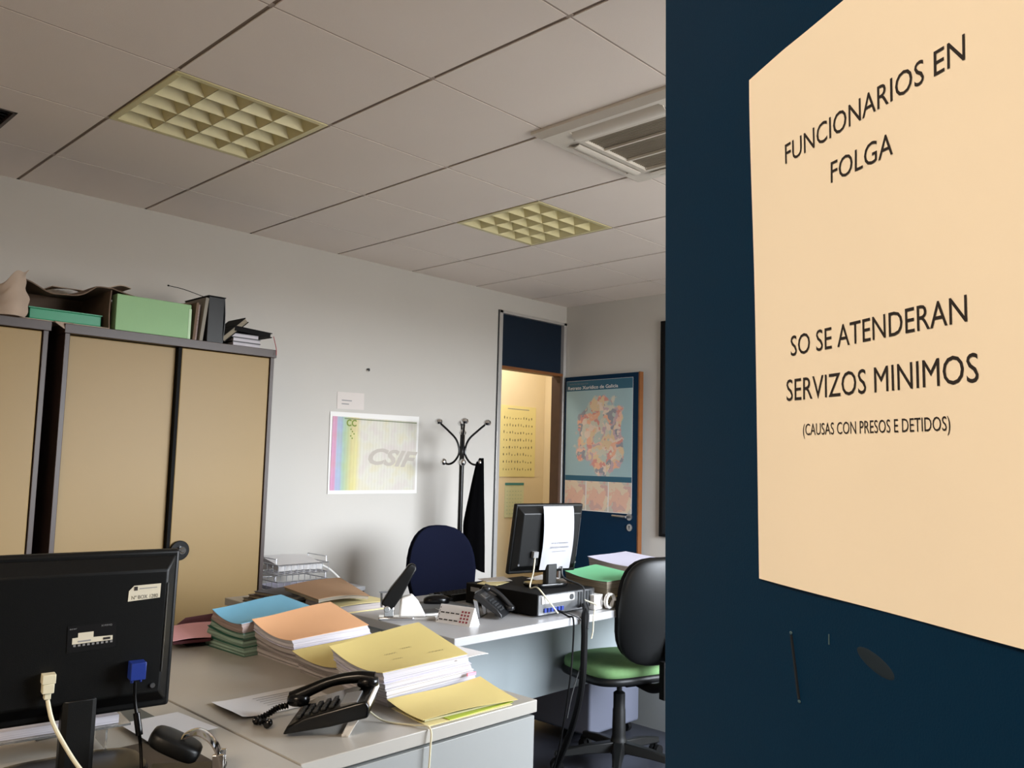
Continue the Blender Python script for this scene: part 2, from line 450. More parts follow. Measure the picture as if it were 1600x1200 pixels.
# matrix: x = towards hinge along leaf (s), y = up, z = out of the face (to camera)
Mleaf = Matrix(((-d.x, 0, nrm.x, P0.x), (-d.y, 0, nrm.y, P0.y), (0, 1, 0, 0), (0, 0, 0, 1)))
Mpiv = Matrix.Translation((0, 1.387, 0)) @ Matrix.Rotation(math.radians(.50), 4, 'X') @ Matrix.Translation((0, -1.387, 0))
ML = Mleaf @ Mpiv
S0, S1 = -.134, .686
leaf = B(); leaf.box(S0, S1, .004, 2.03, -.04, -.0006)
leaf.cur = 0
def apply(b_, M): b_.v = [M @ v for v in b_.v]; return b_
apply(leaf, ML)
dr = struct(leaf.build('door_1', M_blue, bevel=.0015))
def local_to(o): return Matrix.Translation(-o.location)
# scratch marks pressed in the laminate
sc = B(); sc.tube([(.030, 1.2385, -.0004), (.0335, 1.222, -.0004), (.0365, 1.207, -.0004)], lambda t_: .0009, 6)
apply(sc, local_to(dr) @ ML).build('scratch', mat('dark_scratch', (6, 18, 30), .7), dr)
sc = B(); sc.sell((0.0298, 1.2395, -.0003), .0012, .0009, .0004); sc.sell((.0368, 1.2058, -.0003), .0013, .0008, .0004); sc.tube([(.0635, 1.2455, -.0004), (.0635, 1.2405, -.0004)], .0004, 5)  # pale dots paint the glint at the groove ends; last tube is a tick mark
apply(sc, local_to(dr) @ ML).build('glint_and_tick', mat('pale_glint_tick', (70, 96, 104), .5), dr)
sc = B(); sc.sell((.098, 1.2395, -.0006), .013, .0042, .0003, 1, 1, 20, 8, lambda p: p + Vector((0, -.25*p.x, 0)))
apply(sc, local_to(dr) @ ML).build('smudge', mat('dark_smudge', (9, 30, 44), .6), dr)
# handle and hinges (toward hidden edges)
hb = B()
for z_ in (.25, 1.0, 1.8): hb.cyl((S1+.004, z_-.05, -.02), (S1+.004, z_+.05, -.02), .008)
apply(hb, local_to(dr) @ ML).build('hinge', M_steel, dr)

# notice sheet : slightly lifted top left corner
nt_ = B()
def lift(u, v):
    return .0010 + .0035*math.exp(-((u*2.6)**2 + ((1-v)*3)**2)) + .0012*math.sin(PI*u)*math.sin(PI*v) + .0006*math.sin(9*u+3*v)
def nfn(u, v):
    s_ = .21*u; z_ = 1.2640 + .2972*v
    z_ -= .002*max(0, 1-u*6)*max(0, (v-.95)/.05)
    return ML @ Vector((s_ - .0015*v*0, z_, lift(u, v)))
nt_.grid(nfn, 40, 40, .0002)
notice = nt_.build('notice', M_notice, smooth=True)
tag(notice, 'large white printed notice taped on the near dark blue door', 'notice')
Lm = local_to(notice) @ ML
def ntext(txt, s0, s1, z0, z1, h, bold=.004):
    ang = math.atan2(z1-z0, s1-s0)
    M = Matrix.Translation((s0, z0, 0)) @ Matrix.Rotation(ang, 4, 'Z')
    o = text_mesh('lettering', txt, s1-s0, h, M, M_ink, notice)
    for v in o.data.vertices:
        v.co = Lm @ Vector((v.co.x, v.co.y, lift(v.co.x/.21, (v.co.y-1.264)/.2972)+.00025))
    return o
ntext('FUNCIONARIOS EN', .0355, .1652, 1.4950, 1.4938, .0112)
ntext('FOLGA', .0753, .1225, 1.4714, 1.4695, .0108)
ntext('SO SE ATENDERAN', .0370, .1627, 1.3875, 1.3866, .0111)
ntext('SERVIZOS MINIMOS', .0324, .1674, 1.3634, 1.3621, .0118)
ntext('(CAUSAS CON PRESOS E DETIDOS)', .0473, .1518, 1.3445, 1.3437, .0060, .0)

# ------------------------------------------------------------------ inner doorway
b = B(); b.box(DX0, DX0+.035, -.012, .11, 0, DZT); b.box(DX1-.02, DX1+.012, -.012, .11, 0, DZT); b.box(DX0, DX1+.012, -.012, .11, DZT-.022, DZT)
tr = struct(b.build('trim_1', M_alu, bevel=.002))
lo = local_to(tr)
b = apply(B().box(DX0+.035, DX1-.02, .02, .05, 2.05, DZT-.022), lo); b.build('transom_panel', M_navyp, tr)
b = apply(B().box(DX0+.035, DX1-.02, -.004, .07, 2.028, 2.05), lo); b.build('transom_rail', M_wood, tr)
b = apply(B().box(DX1-.045, DX1-.02, .0, .09, 0, 2.028), lo); b.build('door_jamb', M_dwood, tr)
b = apply(B().cyl((DX0+.05, .015, 2.42), (DX0+.05, .022, 2.42), .008), lo); b.build('screw_cap', M_alu, tr)
b = apply(B().box(DX0-.008, DX0, -.006, .0, 0, DZT), lo); b.build('frame_edge', M_dgrey, tr)
# inner door leaf
hpt = Vector((3.985, -.03, 0)); dv = (Vector((3.935, -.78, 0)) - hpt).normalized(); nv = Vector((-1, 0, 0)); nv = (nv - dv*nv.dot(dv)).normalized()
MD = Matrix(((dv.x, 0, nv.x, hpt.x), (dv.y, 0, nv.y, hpt.y), (0, 1, 0, 0), (0, 0, 0, 1)))   # x along leaf, y up, z to room
b = apply(B().box(.0, .752, .01, 2.02, -.036, 0), MD)
d2 = struct(b.build('door_2', M_blue, bevel=.001))
lo = local_to(d2) @ MD
apply(B().box(.752, .764, .01, 2.022, -.038, .002), lo).build('door_edge', M_wood, d2)
b = B(); b.cyl((.682, .955, 0), (.682, .955, .008), .026, n=20); b.cyl((.682, .955, .008), (.682, .955, .05), .009)
b.tube(cubic([(.682, .955, .046), (.66, .956, .052), (.6, .957, .052), (.555, .957, .05)], 6), .0085)
apply(b, lo).build('door_handle', M_steel, d2, smooth=True)
b = B(); b.cyl((.684, .878, 0), (.684, .878, .007), .026, n=20); b.cyl((.684, .884, .007), (.684, .884, .0078), .006); b.box(.681, .687, .868, .884, .007, .0078)
b.cur = 1; b.cyl((.684, .884, .0078), (.684, .884, .0086), .006, n=12); b.box(.6812, .6868, .864, .884, .0078, .0086)
apply(b, lo).build('lock_escutcheon', [M_steel, M_dark], d2)

# poster on the inner door (flat print, procedural picture)
def blob_mat(name, base, blobs, scale=7, dens=(.45, .55), seed=0., centre=(0, 0), rad=(1, 1)):
    """painterly mosaic patches inside an irregular island"""
    m = bpy.data.materials.new(name); m.use_nodes = True; n = m.node_tree.nodes; L = m.node_tree.links
    p = n['Principled BSDF']; p.inputs['Roughness'].default_value = .6
    t = n.new('ShaderNodeTexCoord')
    vo = n.new('ShaderNodeTexVoronoi'); vo.inputs['Scale'].default_value = scale; vo.inputs['Randomness'].default_value = 1
    nz = n.new('ShaderNodeTexNoise'); nz.inputs['Scale'].default_value = 9; nz.inputs['Detail'].default_value = 5
    ad = n.new('ShaderNodeMix'); ad.data_type = 'RGBA'; ad.inputs[0].default_value = .2
    L.new(t.outputs['Object'], ad.inputs[6]); L.new(nz.outputs['Color'], ad.inputs[7]); L.new(t.outputs['Object'], nz.inputs['Vector'])
    L.new(ad.outputs[2], vo.inputs['Vector'])
    sep = n.new('ShaderNodeSeparateColor'); L.new(vo.outputs['Color'], sep.inputs[0])
    rp = n.new('ShaderNodeValToRGB'); rp.color_ramp.interpolation = 'CONSTANT'
    el = rp.color_ramp.elements
    for k, c in enumerate(blobs):
        q = el[k] if k < 2 else el.new(k/len(blobs))
        q.position = k/len(blobs); q.color = srgb(*c)
    L.new(sep.outputs[0], rp.inputs[0])
    ma = n.new('ShaderNodeMapping'); ma.inputs['Location'].default_value = (-centre[0]/rad[0], 0, -centre[1]/rad[1]); ma.inputs['Scale'].default_value = (1/rad[0], 0, 1/rad[1])
    L.new(t.outputs['Object'], ma.inputs[0])
    ln = n.new('ShaderNodeVectorMath'); ln.operation = 'LENGTH'; L.new(ma.outputs[0], ln.inputs[0])
    nz2 = n.new('ShaderNodeTexNoise'); nz2.inputs['Scale'].default_value = 6; nz2.inputs['Detail'].default_value = 3; L.new(t.outputs['Object'], nz2.inputs['Vector'])
    mm = n.new('ShaderNodeMath'); mm.operation = 'MULTIPLY_ADD'; mm.inputs[1].default_value = 1.3; mm.inputs[2].default_value = -.65; L.new(nz2.outputs[0], mm.inputs[0])
    su = n.new('ShaderNodeMath'); su.operation = 'ADD'; L.new(ln.outputs['Value'], su.inputs[0]); L.new(mm.outputs[0], su.inputs[1])
    st = n.new('ShaderNodeMapRange'); st.inputs[1].default_value = .95; st.inputs[2].default_value = 1.02; L.new(su.outputs[0], st.inputs[0])
    mx = n.new('ShaderNodeMix'); mx.data_type = 'RGBA'; L.new(st.outputs[0], mx.inputs[0]); L.new(rp.outputs[0], mx.inputs[6]); mx.inputs[7].default_value = srgb(*base)
    L.new(mx.outputs[2], p.inputs['Base Color'])
    return m
PAL = [(232, 178, 150), (214, 150, 140), (206, 202, 186), (196, 170, 176), (222, 196, 160), (150, 150, 158), (226, 206, 190), (186, 196, 188), (232, 190, 170)]
M_map = blob_mat('painted_map_print', (156, 184, 190), PAL, 24, centre=(.03, -.03), rad=(.25, .30))
M_map2 = blob_mat('small_map_print', (206, 200, 192), [(222, 180, 160), (196, 190, 178), (204, 168, 160), (220, 200, 176)], 16, centre=(0, 0), rad=(.4, .4))
M_pban = mat('teal_print_band', (38, 92, 116), .6)
t = thing('map_poster', 'tall map poster with a blue title band hanging on the open inner door', 'poster', tuple(hpt + dv*.36 + Vector((0, 0, .98))))
lo = Matrix.Translation(-t.location) @ MD
# sheet in its own vertical plane so object coordinates work
def pan(nm, s0, s1, z0, z1, zz, m_, par=t):
    o = bpy.data.objects.new(nm, None)
    bb = B(); c = Vector(((s0+s1)/2, (z0+z1)/2, 0)); bb.box(s0-c.x, s1-c.x, 0, zz, z0-c.y, z1-c.y)
    o = bb.build(nm, m_, par)
    # local frame: x along leaf, y = out of the face, z up
    R = Matrix(((dv.x, nv.x, 0, 0), (dv.y, nv.y, 0, 0), (0, 0, 1, 0), (0, 0, 0, 1)))
    pos = hpt + dv*c.x + nv*.001 + Vector((0, 0, c.y)) - t.location
    o.matrix_local = Matrix.Translation(pos) @ R
    return o
pan('poster_sheet', .018, .700, .975, 1.985, .0008, M_paper)
pan('title_band', .020, .698, 1.905, 1.983, .0012, M_pban)
pan('map_picture', .020, .698, 1.243, 1.905, .0012, M_map)
pan('caption_band', .020, .698, 1.203, 1.243, .0012, M_pban)
for k in range(3): pan('small_map', .022+.228*k, .240+.228*k, .980, 1.203, .0012, M_map2)
text_mesh('lettering', 'Retrato Xurídico de Galicia', .52, .026, lo @ Matrix.Translation((.035, 1.916, .0028)), M_paper, t, .012)
text_mesh('lettering', 'XUNTA DE GALICIA', .2, .009, lo @ Matrix.Translation((.05, 1.955, .0028)), M_grey, t)

# posters in the passage
M_pcream = mat('cream_print', (226, 214, 150), .7, var=.02)
M_chart = mat('pale_calendar_print', (210, 214, 176), .7)
t = thing('wall_chart', 'cream wall chart with rows of small dark figures on the passage wall', 'poster', (4.515, 1.0, 1.2))
g = B().box(-.275, .255, -.004, -.001, 0, .655); g.cur = 1
for r in range(8):
    for c_ in range(11):
        x = -.17+.037*c_+random.uniform(-.004, .004); z_ = .06+.067*r+random.uniform(-.004, .004); h = random.uniform(.012, .026); w_ = random.uniform(.004, .008)
        g.box(x-w_/2, x+w_/2, -.0052, -.004, z_, z_+h); g.box(x-w_*.9, x+w_*.9, -.0052, -.004, z_+h*.45, z_+h*.62)
g.build('sheet', [M_pcream, mat('chart_ink', (96, 92, 70), .8)], t)
B().box(-.13, .16, -.0052, -.004, .622, .628).build('heading', M_gink, t)
t = thing('wall_calendar', 'small pale wall calendar with a teal header below the wall chart', 'calendar', (4.49, 1.0, .83))

B().box(-.115, .135, -.006, -.004, .293, .315).build('header', mat('teal_header', (60, 130, 130), .5), t)
g = B().box(-.115, .135, -.004, -.001, 0, .315); g.cur = 1
for r in range(7):
    for c_ in range(6): g.box(-.09+.036*c_, -.075+.036*c_, -.0045, -.004, .03+.034*r, .036+.034*r)
g.build('sheet', [M_chart, mat('green_grey_ink', (170, 190, 160), .8)], t)

# ------------------------------------------------------------------ things on the back wall
# coloured calendar poster
def stripes_mat():
    m = bpy.data.materials.new('striped_planner_print'); m.use_nodes = True; n = m.node_tree.nodes; L = m.node_tree.links
    p = n['Principled BSDF']; p.inputs['Roughness'].default_value = .5
    t = n.new('ShaderNodeTexCoord'); s = n.new('ShaderNodeSeparateXYZ'); L.new(t.outputs['Object'], s.inputs[0])
    mr_ = n.new('ShaderNodeMapRange'); mr_.inputs[1].default_value = -.35; mr_.inputs[2].default_value = .35; L.new(s.outputs[0], mr_.inputs[0])
    rp = n.new('ShaderNodeValToRGB'); el = rp.color_ramp.elements; el.remove(el[1])
    cols = [(0, (204, 152, 182)), (.06, (204, 150, 180)), (.075, (166, 180, 204)), (.12, (160, 176, 200)), (.135, (160, 188, 176)), (.18, (178, 192, 150)), (.23, (206, 198, 140)), (.28, (214, 206, 150)), (.33, (212, 208, 196)), (1, (208, 205, 194))]
    for k, (q, c) in enumerate(cols):
        e_ = el[0] if k == 0 else el.new(q); e_.position = q; e_.color = srgb(*c)
    L.new(mr_.outputs[0], rp.inputs[0])
    wv = n.new('ShaderNodeTexWave'); wv.inputs['Scale'].default_value = 13; L.new(t.outputs['Object'], wv.inputs['Vector'])
    nz = n.new('ShaderNodeTexNoise'); nz.inputs['Scale'].default_value = 9; L.new(t.outputs['Object'], nz.inputs['Vector'])
    r2 = n.new('ShaderNodeValToRGB'); q = r2.color_ramp.elements; q[0].position = .35; q[0].color = srgb(248, 238, 190); q[1].position = .65; q[1].color = srgb(238, 220, 236)
    mid = q.new(.5); mid.color = srgb(248, 250, 246)
    L.new(nz.outputs[0], r2.inputs[0])
    m1 = n.new('ShaderNodeMix'); m1.data_type = 'RGBA'; m1.blend_type = 'MULTIPLY'; m1.inputs[0].default_value = .4
    L.new(rp.outputs[0], m1.inputs[6]); L.new(r2.outputs[0], m1.inputs[7])
    m2 = n.new('ShaderNodeMix'); m2.data_type = 'RGBA'; m2.blend_type = 'MULTIPLY'
    r3 = n.new('ShaderNodeValToRGB'); r3.color_ramp.elements[0].color = (.82, .82, .74, 1); r3.color_ramp.elements[0].position = .1; r3.color_ramp.elements[1].position = .3
    L.new(wv.outputs[0], r3.inputs[0]); m2.inputs[0].default_value = .3
    L.new(m1.outputs[2], m2.inputs[6]); L.new(r3.outputs[0], m2.inputs[7]); L.new(m2.outputs[2], p.inputs['Base Color'])
    return m
t = thing('planner_poster', 'wide pastel striped year planner poster on the grey back wall', 'poster', (2.148, 0, 1.11))
o = B().grid(lambda u, v: (-.355+.705*u+.006*(1-v)*(1-u), -.0045-.002*math.sin(5*u)*math.sin(4*v)-.006*max(0, u-.9)*(1-v)*10*.6, -.002+.505*v-.018*u*0+(.012*u if v > .5 else -.0)*v*.6), 20, 14, -.0015).build('sheet', M_white, t, smooth=True)
o = B().box(-.337, .332, -.0089, -.0086, .02, .475).build('print', stripes_mat(), t)
W = Matrix.Rotation(PI/2, 4, 'X')
text_mesh('lettering', 'CSIF', .40, .10, Matrix.Translation((-.06, -.0105, .19)) @ Matrix.Rotation(math.radians(3), 4, 'Y') @ W, mat('pale_mauve_ink', (186, 178, 168), .8), t, .035, .35)
text_mesh('emblem', 'CC', .075, .04, Matrix.Translation((-.235, -.0105, .42)) @ W, mat('olive_ink', (120, 140, 60), .8), t, .03)
g = B()
for k in range(5): g.sell((-.2+.012*(k % 3), -.0102, .40-.014*k), .005, .0008, .005)
g.build('emblem_drops', MATS['olive_ink'], t)
B().box(-.25, .33, -.0102, -.0089, .462, .468).build('heading_rule', mat('grey_green_ink', (120, 130, 100), .8), t)
t = thing('wall_note', 'small blank-looking white note on the wall above the striped planner', 'note', (1.945, 0, 1.635))
B().box(-.103, .100, -.0025, -.0008, 0, .105, Matrix.Rotation(-.02, 4, 'Y')).build('sheet', mat('note_paper', (214, 206, 200), .85), t)
for k, (w_, z_) in enumerate(((.075, .05), (.055, .028))):
    B().box(-.07, -.07+w_, -.0032, -.0026, z_, z_+.006).build('print_line', M_gink, t)
nl = B().cyl((2.06, -.018, 1.90), (2.06, 0, 1.90), .004); nl.sell((2.06, -.019, 1.895), .007, .004, .010)
tag(nl.build('wall_hook', M_dgrey, smooth=True), 'tiny dark hook stuck on the bare back wall above the note', 'hook')
# dark framed board on the right wall, only its edge shows
t = thing('notice_board', 'tall black board on the right wall, mostly hidden by the blue door', 'board', (XR, -1.53, .83))
B().box(-.012, 0, -.575, .575, .02, 1.54).build('board_panel', mat('black_felt', (20, 26, 32), .9), t)
b = B(); b.box(-.03, 0, .575, .60, 0, 1.56); b.box(-.03, 0, -.6, -.575, 0, 1.56); b.box(-.03, 0, -.575, .575, 0, .02); b.box(-.03, 0, -.575, .575, 1.54, 1.56)
b.build('frame', M_blackm, t)

# ------------------------------------------------------------------ cabinets
def cabinet(x1, w_, label, split=.52):
    t = thing('cabinet', label, 'cabinet', (x1-w_/2, -.21, 0), 0, 'tall sliding-door cabinets')
    h = 1.887; x0 = -w_/2; X1 = w_/2; yf = -.205
    b = B(); b.box(x0, X1, .185, .20, 0, h); b.box(x0, x0+.022, yf, .185, 0, h); b.box(X1-.022, X1, yf, .185, 0, h)
    b.box(x0-.006, X1+.006, yf-.012, .20, h-.042, h); b.box(x0+.022, X1-.022, yf, .185, 0, .09); b.box(x0+.022, X1-.022, yf+.06, .185, .9, .92)
    b.build('carcass', M_cabf, t, bevel=.002)
    xs = x0+w_*split
    dl = B(); dl.box(x0+.024, xs-.004, yf+.032, yf+.048, .095, h-.045); L_ = dl.build('door', M_cab, t, bevel=.004)
    dr_ = B(); dr_.box(xs+.012, X1-.026, yf+.004, yf+.024, .095, h-.045); R_o = dr_.build('door', M_cab, t, bevel=.004)
    g = B(); g.box(xs-.004, xs+.012, yf+.004, yf+.05, .095, h-.045); g.build('door_edge_strip', M_blackm, R_o)
    hz = .868; hx = xs+.056
    hd = B(); hd.cyl((hx, yf+.004, hz), (hx, yf-.012, hz), .047, .047, 28)
    hd = hd.build('lock_rosette', M_blackg, R_o, bevel=.003)
    kn = B(); kn.cyl((hx+.004, yf-.012, hz+.002), (hx+.004, yf-.030, hz+.002), .016, .018, 20); kn.cyl((hx+.004, yf-.03, hz+.002), (hx+.004, yf-.034, hz+.002), .013, .010, 20); kn.build('lock_knob', M_chrome, R_o, smooth=True)
    return t
cabinet(1.155, 1.03, 'beige sliding-door cabinet with brown frame, the one nearer the planner poster', .505)
cabinet(.060, 1.03, 'beige sliding-door cabinet with brown frame at the left edge of the photo')
TOPZ = 1.887
# stuff on the cabinets
def wavy(u, v, k): return .006*math.sin(k*u*7+v*5)+.004*math.sin(k*u*17)
# left carton: lies on its side, open towards the room
t = thing('cardboard_box', 'torn open cardboard box holding an emerald folder on top of the cabinets', 'box', (.13, -.22, TOPZ))
x0, x1, y0, y1, hgt = -.185, .185, -.185, .17, .185
b = B()
b.grid(lambda u, v: (x0+(x1-x0)*u, y0+(y1-y0)*v, .006), 8, 4, .005)
b.build('bottom', M_card, t)
b = B()
b.grid(lambda u, v: (x0+(x1-x0)*u, y0-.01+(y1-y0)*v, hgt-.012-.055*math.sin(PI*min(1, u*1.25))*(1-v)+.018*u*(1-v)+wavy(u, v, 1)*(1-v)), 20, 10, .005)
b.build('top_flap', M_cardd, t, smooth=True)
b = B(); b.grid(lambda u, v: (x1-.004*math.sin(3*v), y0+(y1-y0)*u, .006+(hgt-.01)*v), 8, 8, .005); b.build('side', M_cardd, t)
b = B(); b.grid(lambda u, v: (x0+.004*math.sin(3*v), y1+(y0-y1)*u, .006+(hgt-.01)*v), 8, 8, .005); b.build('side', M_cardd, t)
b = B(); b.grid(lambda u, v: (x0+(x1-x0)*u, y1, .006+(hgt-.01)*v), 8, 8, .005); b.build('back', M_cardd, t)
b = B()  # torn pale flap at the left front corner
b.grid(lambda u, v: (x0-.10+.115*u+.012*math.sin(6*v)*u+.004*math.sin(19*v), y0-.012-.030*math.sin(PI*u)-.02*v*u, .004+(hgt+.0+.02*u)*v*(1-.32*(1-u)**1.5)-.012*v*math.sin(9*u)), 18, 18, .004)
b.build('torn_flap', M_card, t, smooth=True)
b = B(); b.grid(lambda u, v: (-.05+.075*u, y0-.006-.012*v, .004-.030*v*(1-abs(2*u-1)*.8)), 6, 5, .003); b.build('torn_scrap', M_card, t)
b = B(); b.grid(lambda u, v: (-.02+.24*u, -.03+.17*v, hgt-.008+.03*math.sin(PI*u)*v+.012), 12, 6, .004); b.build('back_flap', M_card, t, smooth=True)
t = thing('folder', 'emerald green folder lying inside the torn cardboard box', 'folder', (.145, -.235, TOPZ+.009), -.02)
B().box(-.155, .15, -.13, .13, 0, .004).build('cover', M_emer, t)
B().box(-.15, .147, -.128, .127, .004, .050).build('pages', M_emer, t, bevel=.003)
B().box(-.155, .15, -.132, .13, .050, .055).build('cover', M_emer, t)
# right carton with the pale green file
t = thing('cardboard_box', 'cardboard box behind the pale green file box on the cabinet', 'box', (.53, -.20, TOPZ))
x0, x1, y0, y1, hgt = -.195, .175, -.135, .17, .19
for nm, fn in (('side', lambda u, v: (x0, y1+(y0-y1)*u, .004+hgt*v)), ('side', lambda u, v: (x1, y0+(y1-y0)*u, .004+hgt*v)),
               ('back', lambda u, v: (x0+(x1-x0)*u, y1, .004+hgt*v)), ('bottom', lambda u, v: (x0+(x1-x0)*u, y0+(y1-y0)*v, .006))):
    B().grid(fn, 6, 6, .004).build(nm, M_cardd, t)
B().grid(lambda u, v: (x0+(x1-x0+.02)*u, y0-.02+(y1-y0)*v*.9, hgt+.012-.025*math.sin(PI*u)*(1-v)-.01*u), 16, 6, .005).build('top_flap', M_cardd, t, smooth=True)
B().grid(lambda u, v: (x0-.02+.10*u, y0-.03+.12*v, hgt-.0+.02*math.sin(2.5*u)+.012), 8, 6, .004).build('lifted_flap', M_card, t, smooth=True)
t = thing('file_box', 'pale green file box standing in front of the cardboard on the cabinet', 'file box', (.516, -.375, TOPZ))
B().box(-.178, .178, -.03, .03, 0, .172).build('box_body', M_pgrn, t, bevel=.003)
B().box(-.178, .165, -.033, -.030, .003, .169).build('front_panel', M_pgrn, t, bevel=.001)
B().box(.165, .178, -.034, -.030, 0, .150).build('edge_tab', mat('pale_green_edge', (186, 216, 176), .6), t)
# upright folders
t = thing('folder', 'brown card folder standing upright right of the green file box', 'folder', (.722, -.30, TOPZ), .0)
B().box(-.012, .0, -.1, .12, 0, .19, Matrix.Rotation(.06, 4, 'Y')).build('cover', M_cardd, t)
B().box(.001, .010, -.095, .115, 0, .183, Matrix.Rotation(.06, 4, 'Y')).build('pages', M_pb, t)
t = thing('folder', 'grey backed folder standing between brown folder and black box file', 'folder', (.748, -.30, TOPZ), 0)
B().box(-.008, .010, -.11, .13, 0, .222, Matrix.Rotation(.10, 4, 'Y')).build('cover', mat('grey_board', (140, 134, 122), .7), t, bevel=.002)
t = thing('box_file', 'tall black box file standing on the cabinet', 'box file', (.82, -.29, TOPZ), 0)
B().box(-.04, .045, -.115, .15, 0, .232).build('body', M_backup, t, bevel=.003)
B().grid(lambda u, v: (.046+.008*math.sin(PI*v), -.115+.26*u, .0+.232*v), 6, 8, .004).build('spine', M_dgrey, t, smooth=True)
B().box(-.043, .05, -.118, .15, .232, .236).build('lid', M_blackm, t)
st = B().tube(cubic([(.60, -.34, TOPZ+.262), (.68, -.34, TOPZ+.256), (.79, -.33, TOPZ+.2375)], 6), .0018); st.sell((.60, -.34, TOPZ+.262), .005, .005, .004)
tag(st.build('thin_rod', M_blackm), 'thin dark rod with a small tip resting across the black box file', 'rod')
t = thing('book', 'black hardback leaning diagonally against the black box file', 'book', (.875, -.30, TOPZ))
Mb = Matrix.Translation((.008, 0, .012)) @ Matrix.Rotation(-math.radians(43), 4, 'Y')
B().box(0, .175, -.09, .09, .026, .030, Mb).build('cover', M_blackm, t); B().box(.004, .172, -.087, .087, .004, .026, Mb).build('pages', M_pgy, t); B().box(0, .175, -.09, .09, 0, .004, Mb).build('cover', M_blackm, t)
t = thing('book', 'black folder lying flat on top of the white diaries at the cabinet edge', 'folder', (1.035, -.29, TOPZ+.0735))
Mb = Matrix.Rotation(.06, 4, 'Y')
B().box(-.10, .115, -.10, .10, .0, .004, Mb).build('cover', M_blackm, t); B().box(-.10, .105, -.098, .098, .004, .022, Mb).build('pages', M_blackm, t); B().box(-.10, .115, -.10, .10, .022, .026, Mb).build('cover', M_blackm, t, bevel=.001)
for k, nm in enumerate(('lowest', 'middle', 'uppermost')):
    t = thing('diary', f'{nm} white-edged diary in the small pile at the cabinet edge', 'diary', (1.0+.006*(k % 2), -.30+.01*k, TOPZ+.0235*k), 0, 'diaries piled on the cabinet')
    B().box(-.078, .078, -.10, .10, 0, .003).build('cover', M_dgrey, t); B().box(-.074, .076, -.098, .098, .003, .0195).build('pages', M_pw, t); B().box(-.078, .078, -.10, .10, .0195, .0225).build('cover', M_dgrey, t)
rb = B().tube(cubic([(1.155, -.395, TOPZ+.075), (1.163, -.40, TOPZ+.04), (1.152, -.435, TOPZ+.002), (1.15, -.442, TOPZ-.03)], 6), .0018, 6)
tag(rb.build('red_ribbon', M_red), 'red ribbon hanging from the black folder over the cabinet corner', 'ribbon')

# ------------------------------------------------------------------ coat rack
rx, ry = 2.575, -.36
t = thing('coat_rack', 'black metal coat rack with chrome knobs against the back wall', 'coat rack', (rx, ry, 0), math.atan2(-.7211, .6924))
B().cyl((0, 0, .03), (0, 0, 1.50), .0155, n=16).build('pole', M_blackg, t, smooth=True)
B().lathe([(.02, 1.50), (.024, 1.515), (.016, 1.53), (.004, 1.535)], n=16).build('finial', M_chrome, t, smooth=True)
for k in range(4):
    a_ = k*PI/2 + (.0 if k % 2 == 0 else .12)
    M = Matrix.Rotation(a_, 4, 'Z')
    ar = B().tube(cubic([(.155, 0, 1.578), (.10, 0, 1.53), (.045, 0, 1.475), (.022, 0, 1.42), (.022, 0, 1.37), (.05, 0, 1.325), (.085, 0, 1.308), (.115, 0, 1.318)], 5), .0068, 8, M).build('arm', M_blackg, t, smooth=True)
    B().lathe([(.004, 1.562), (.018, 1.566), (.026, 1.580), (.022, 1.594), (.008, 1.602)], M @ Vector((.158, 0, 0)), 16).build('upper_knob', M_chrome, ar, smooth=True)
    B().sell(M @ Vector((.118, 0, 1.322)), .020, .020, .023).build('lower_knob', M_chrome, ar, smooth=True)
for k in range(4):
    M = Matrix.Rotation(k*PI/2+PI/4, 4, 'Z')
    B().tube(cubic([(.0, 0, .14), (.08, 0, .13), (.18, 0, .05), (.21, 0, .012)], 5), .010, 8, M).build('leg', M_blackg, t, smooth=True)
# coat hanging from right arm
hx, hy = rx+.122*.6924, ry-.122*.7211
ct = B()
rs = []
for i in range(25):
    v = i/24; z_ = 1.352-.70*v
    wd = .020+.046*min(1, v/.6)**.9; dp = .018+.02*min(1, v/.5)
    if v < .03: wd = .014; dp = .012
    cx_ = .024*v-(wd-.020)
    rs.append([Vector((hx, hy, z_)) + Vector((.6924, -.7211, 0))*(cx_ + wd*math.cos(2*PI*k/28)*(1+.06*math.sin(6*2*PI*k/28+v*2))) + Vector((.7211, .6924, 0))*(dp*math.sin(2*PI*k/28)*(1+.12*math.sin(5*2*PI*k/28))) + Vector((0, 0, (-.03*math.cos(2*PI*k/28)*v if i > 20 else 0))) for k in range(28)])
ct.rings(rs)
tag(ct.build('coat', M_coat, smooth=True, angle=60), 'long black garment hanging from the coat rack, right side', 'coat')

# ------------------------------------------------------------------ desks
DT = .74
def slab(b, x0, x1, y0, y1, th=.03): b.box(x0, x1, y0, y1, DT-th, DT)
# near desk A
t = thing('desk', 'light grey desk carrying the tall stacks of case files in the foreground', 'desk', (.13, -2.30, 0))
dx, dy = .13, -2.30
def L(b, tx, ty): b.v = [v - Vector((tx, ty, 0)) for v in b.v]; return b
L(B().box(-.206, .47, -2.942, -1.66, DT-.030, DT), dx, dy).build('desktop', M_desk, t, bevel=.002)
L(B().box(-.19, .462, -2.9405, -2.922, .04, DT-.037), dx, dy).build('front_panel', M_deskp, t, bevel=.001)
L(B().box(.44, .462, -2.91, -1.68, .0, DT-.037), dx, dy).build('side_panel', M_deskp, t, bevel=.001)
L(B().box(-.2, -.178, -2.91, -1.68, .0, DT-.034), dx, dy).build('side_panel', M_deskp, t, bevel=.001)
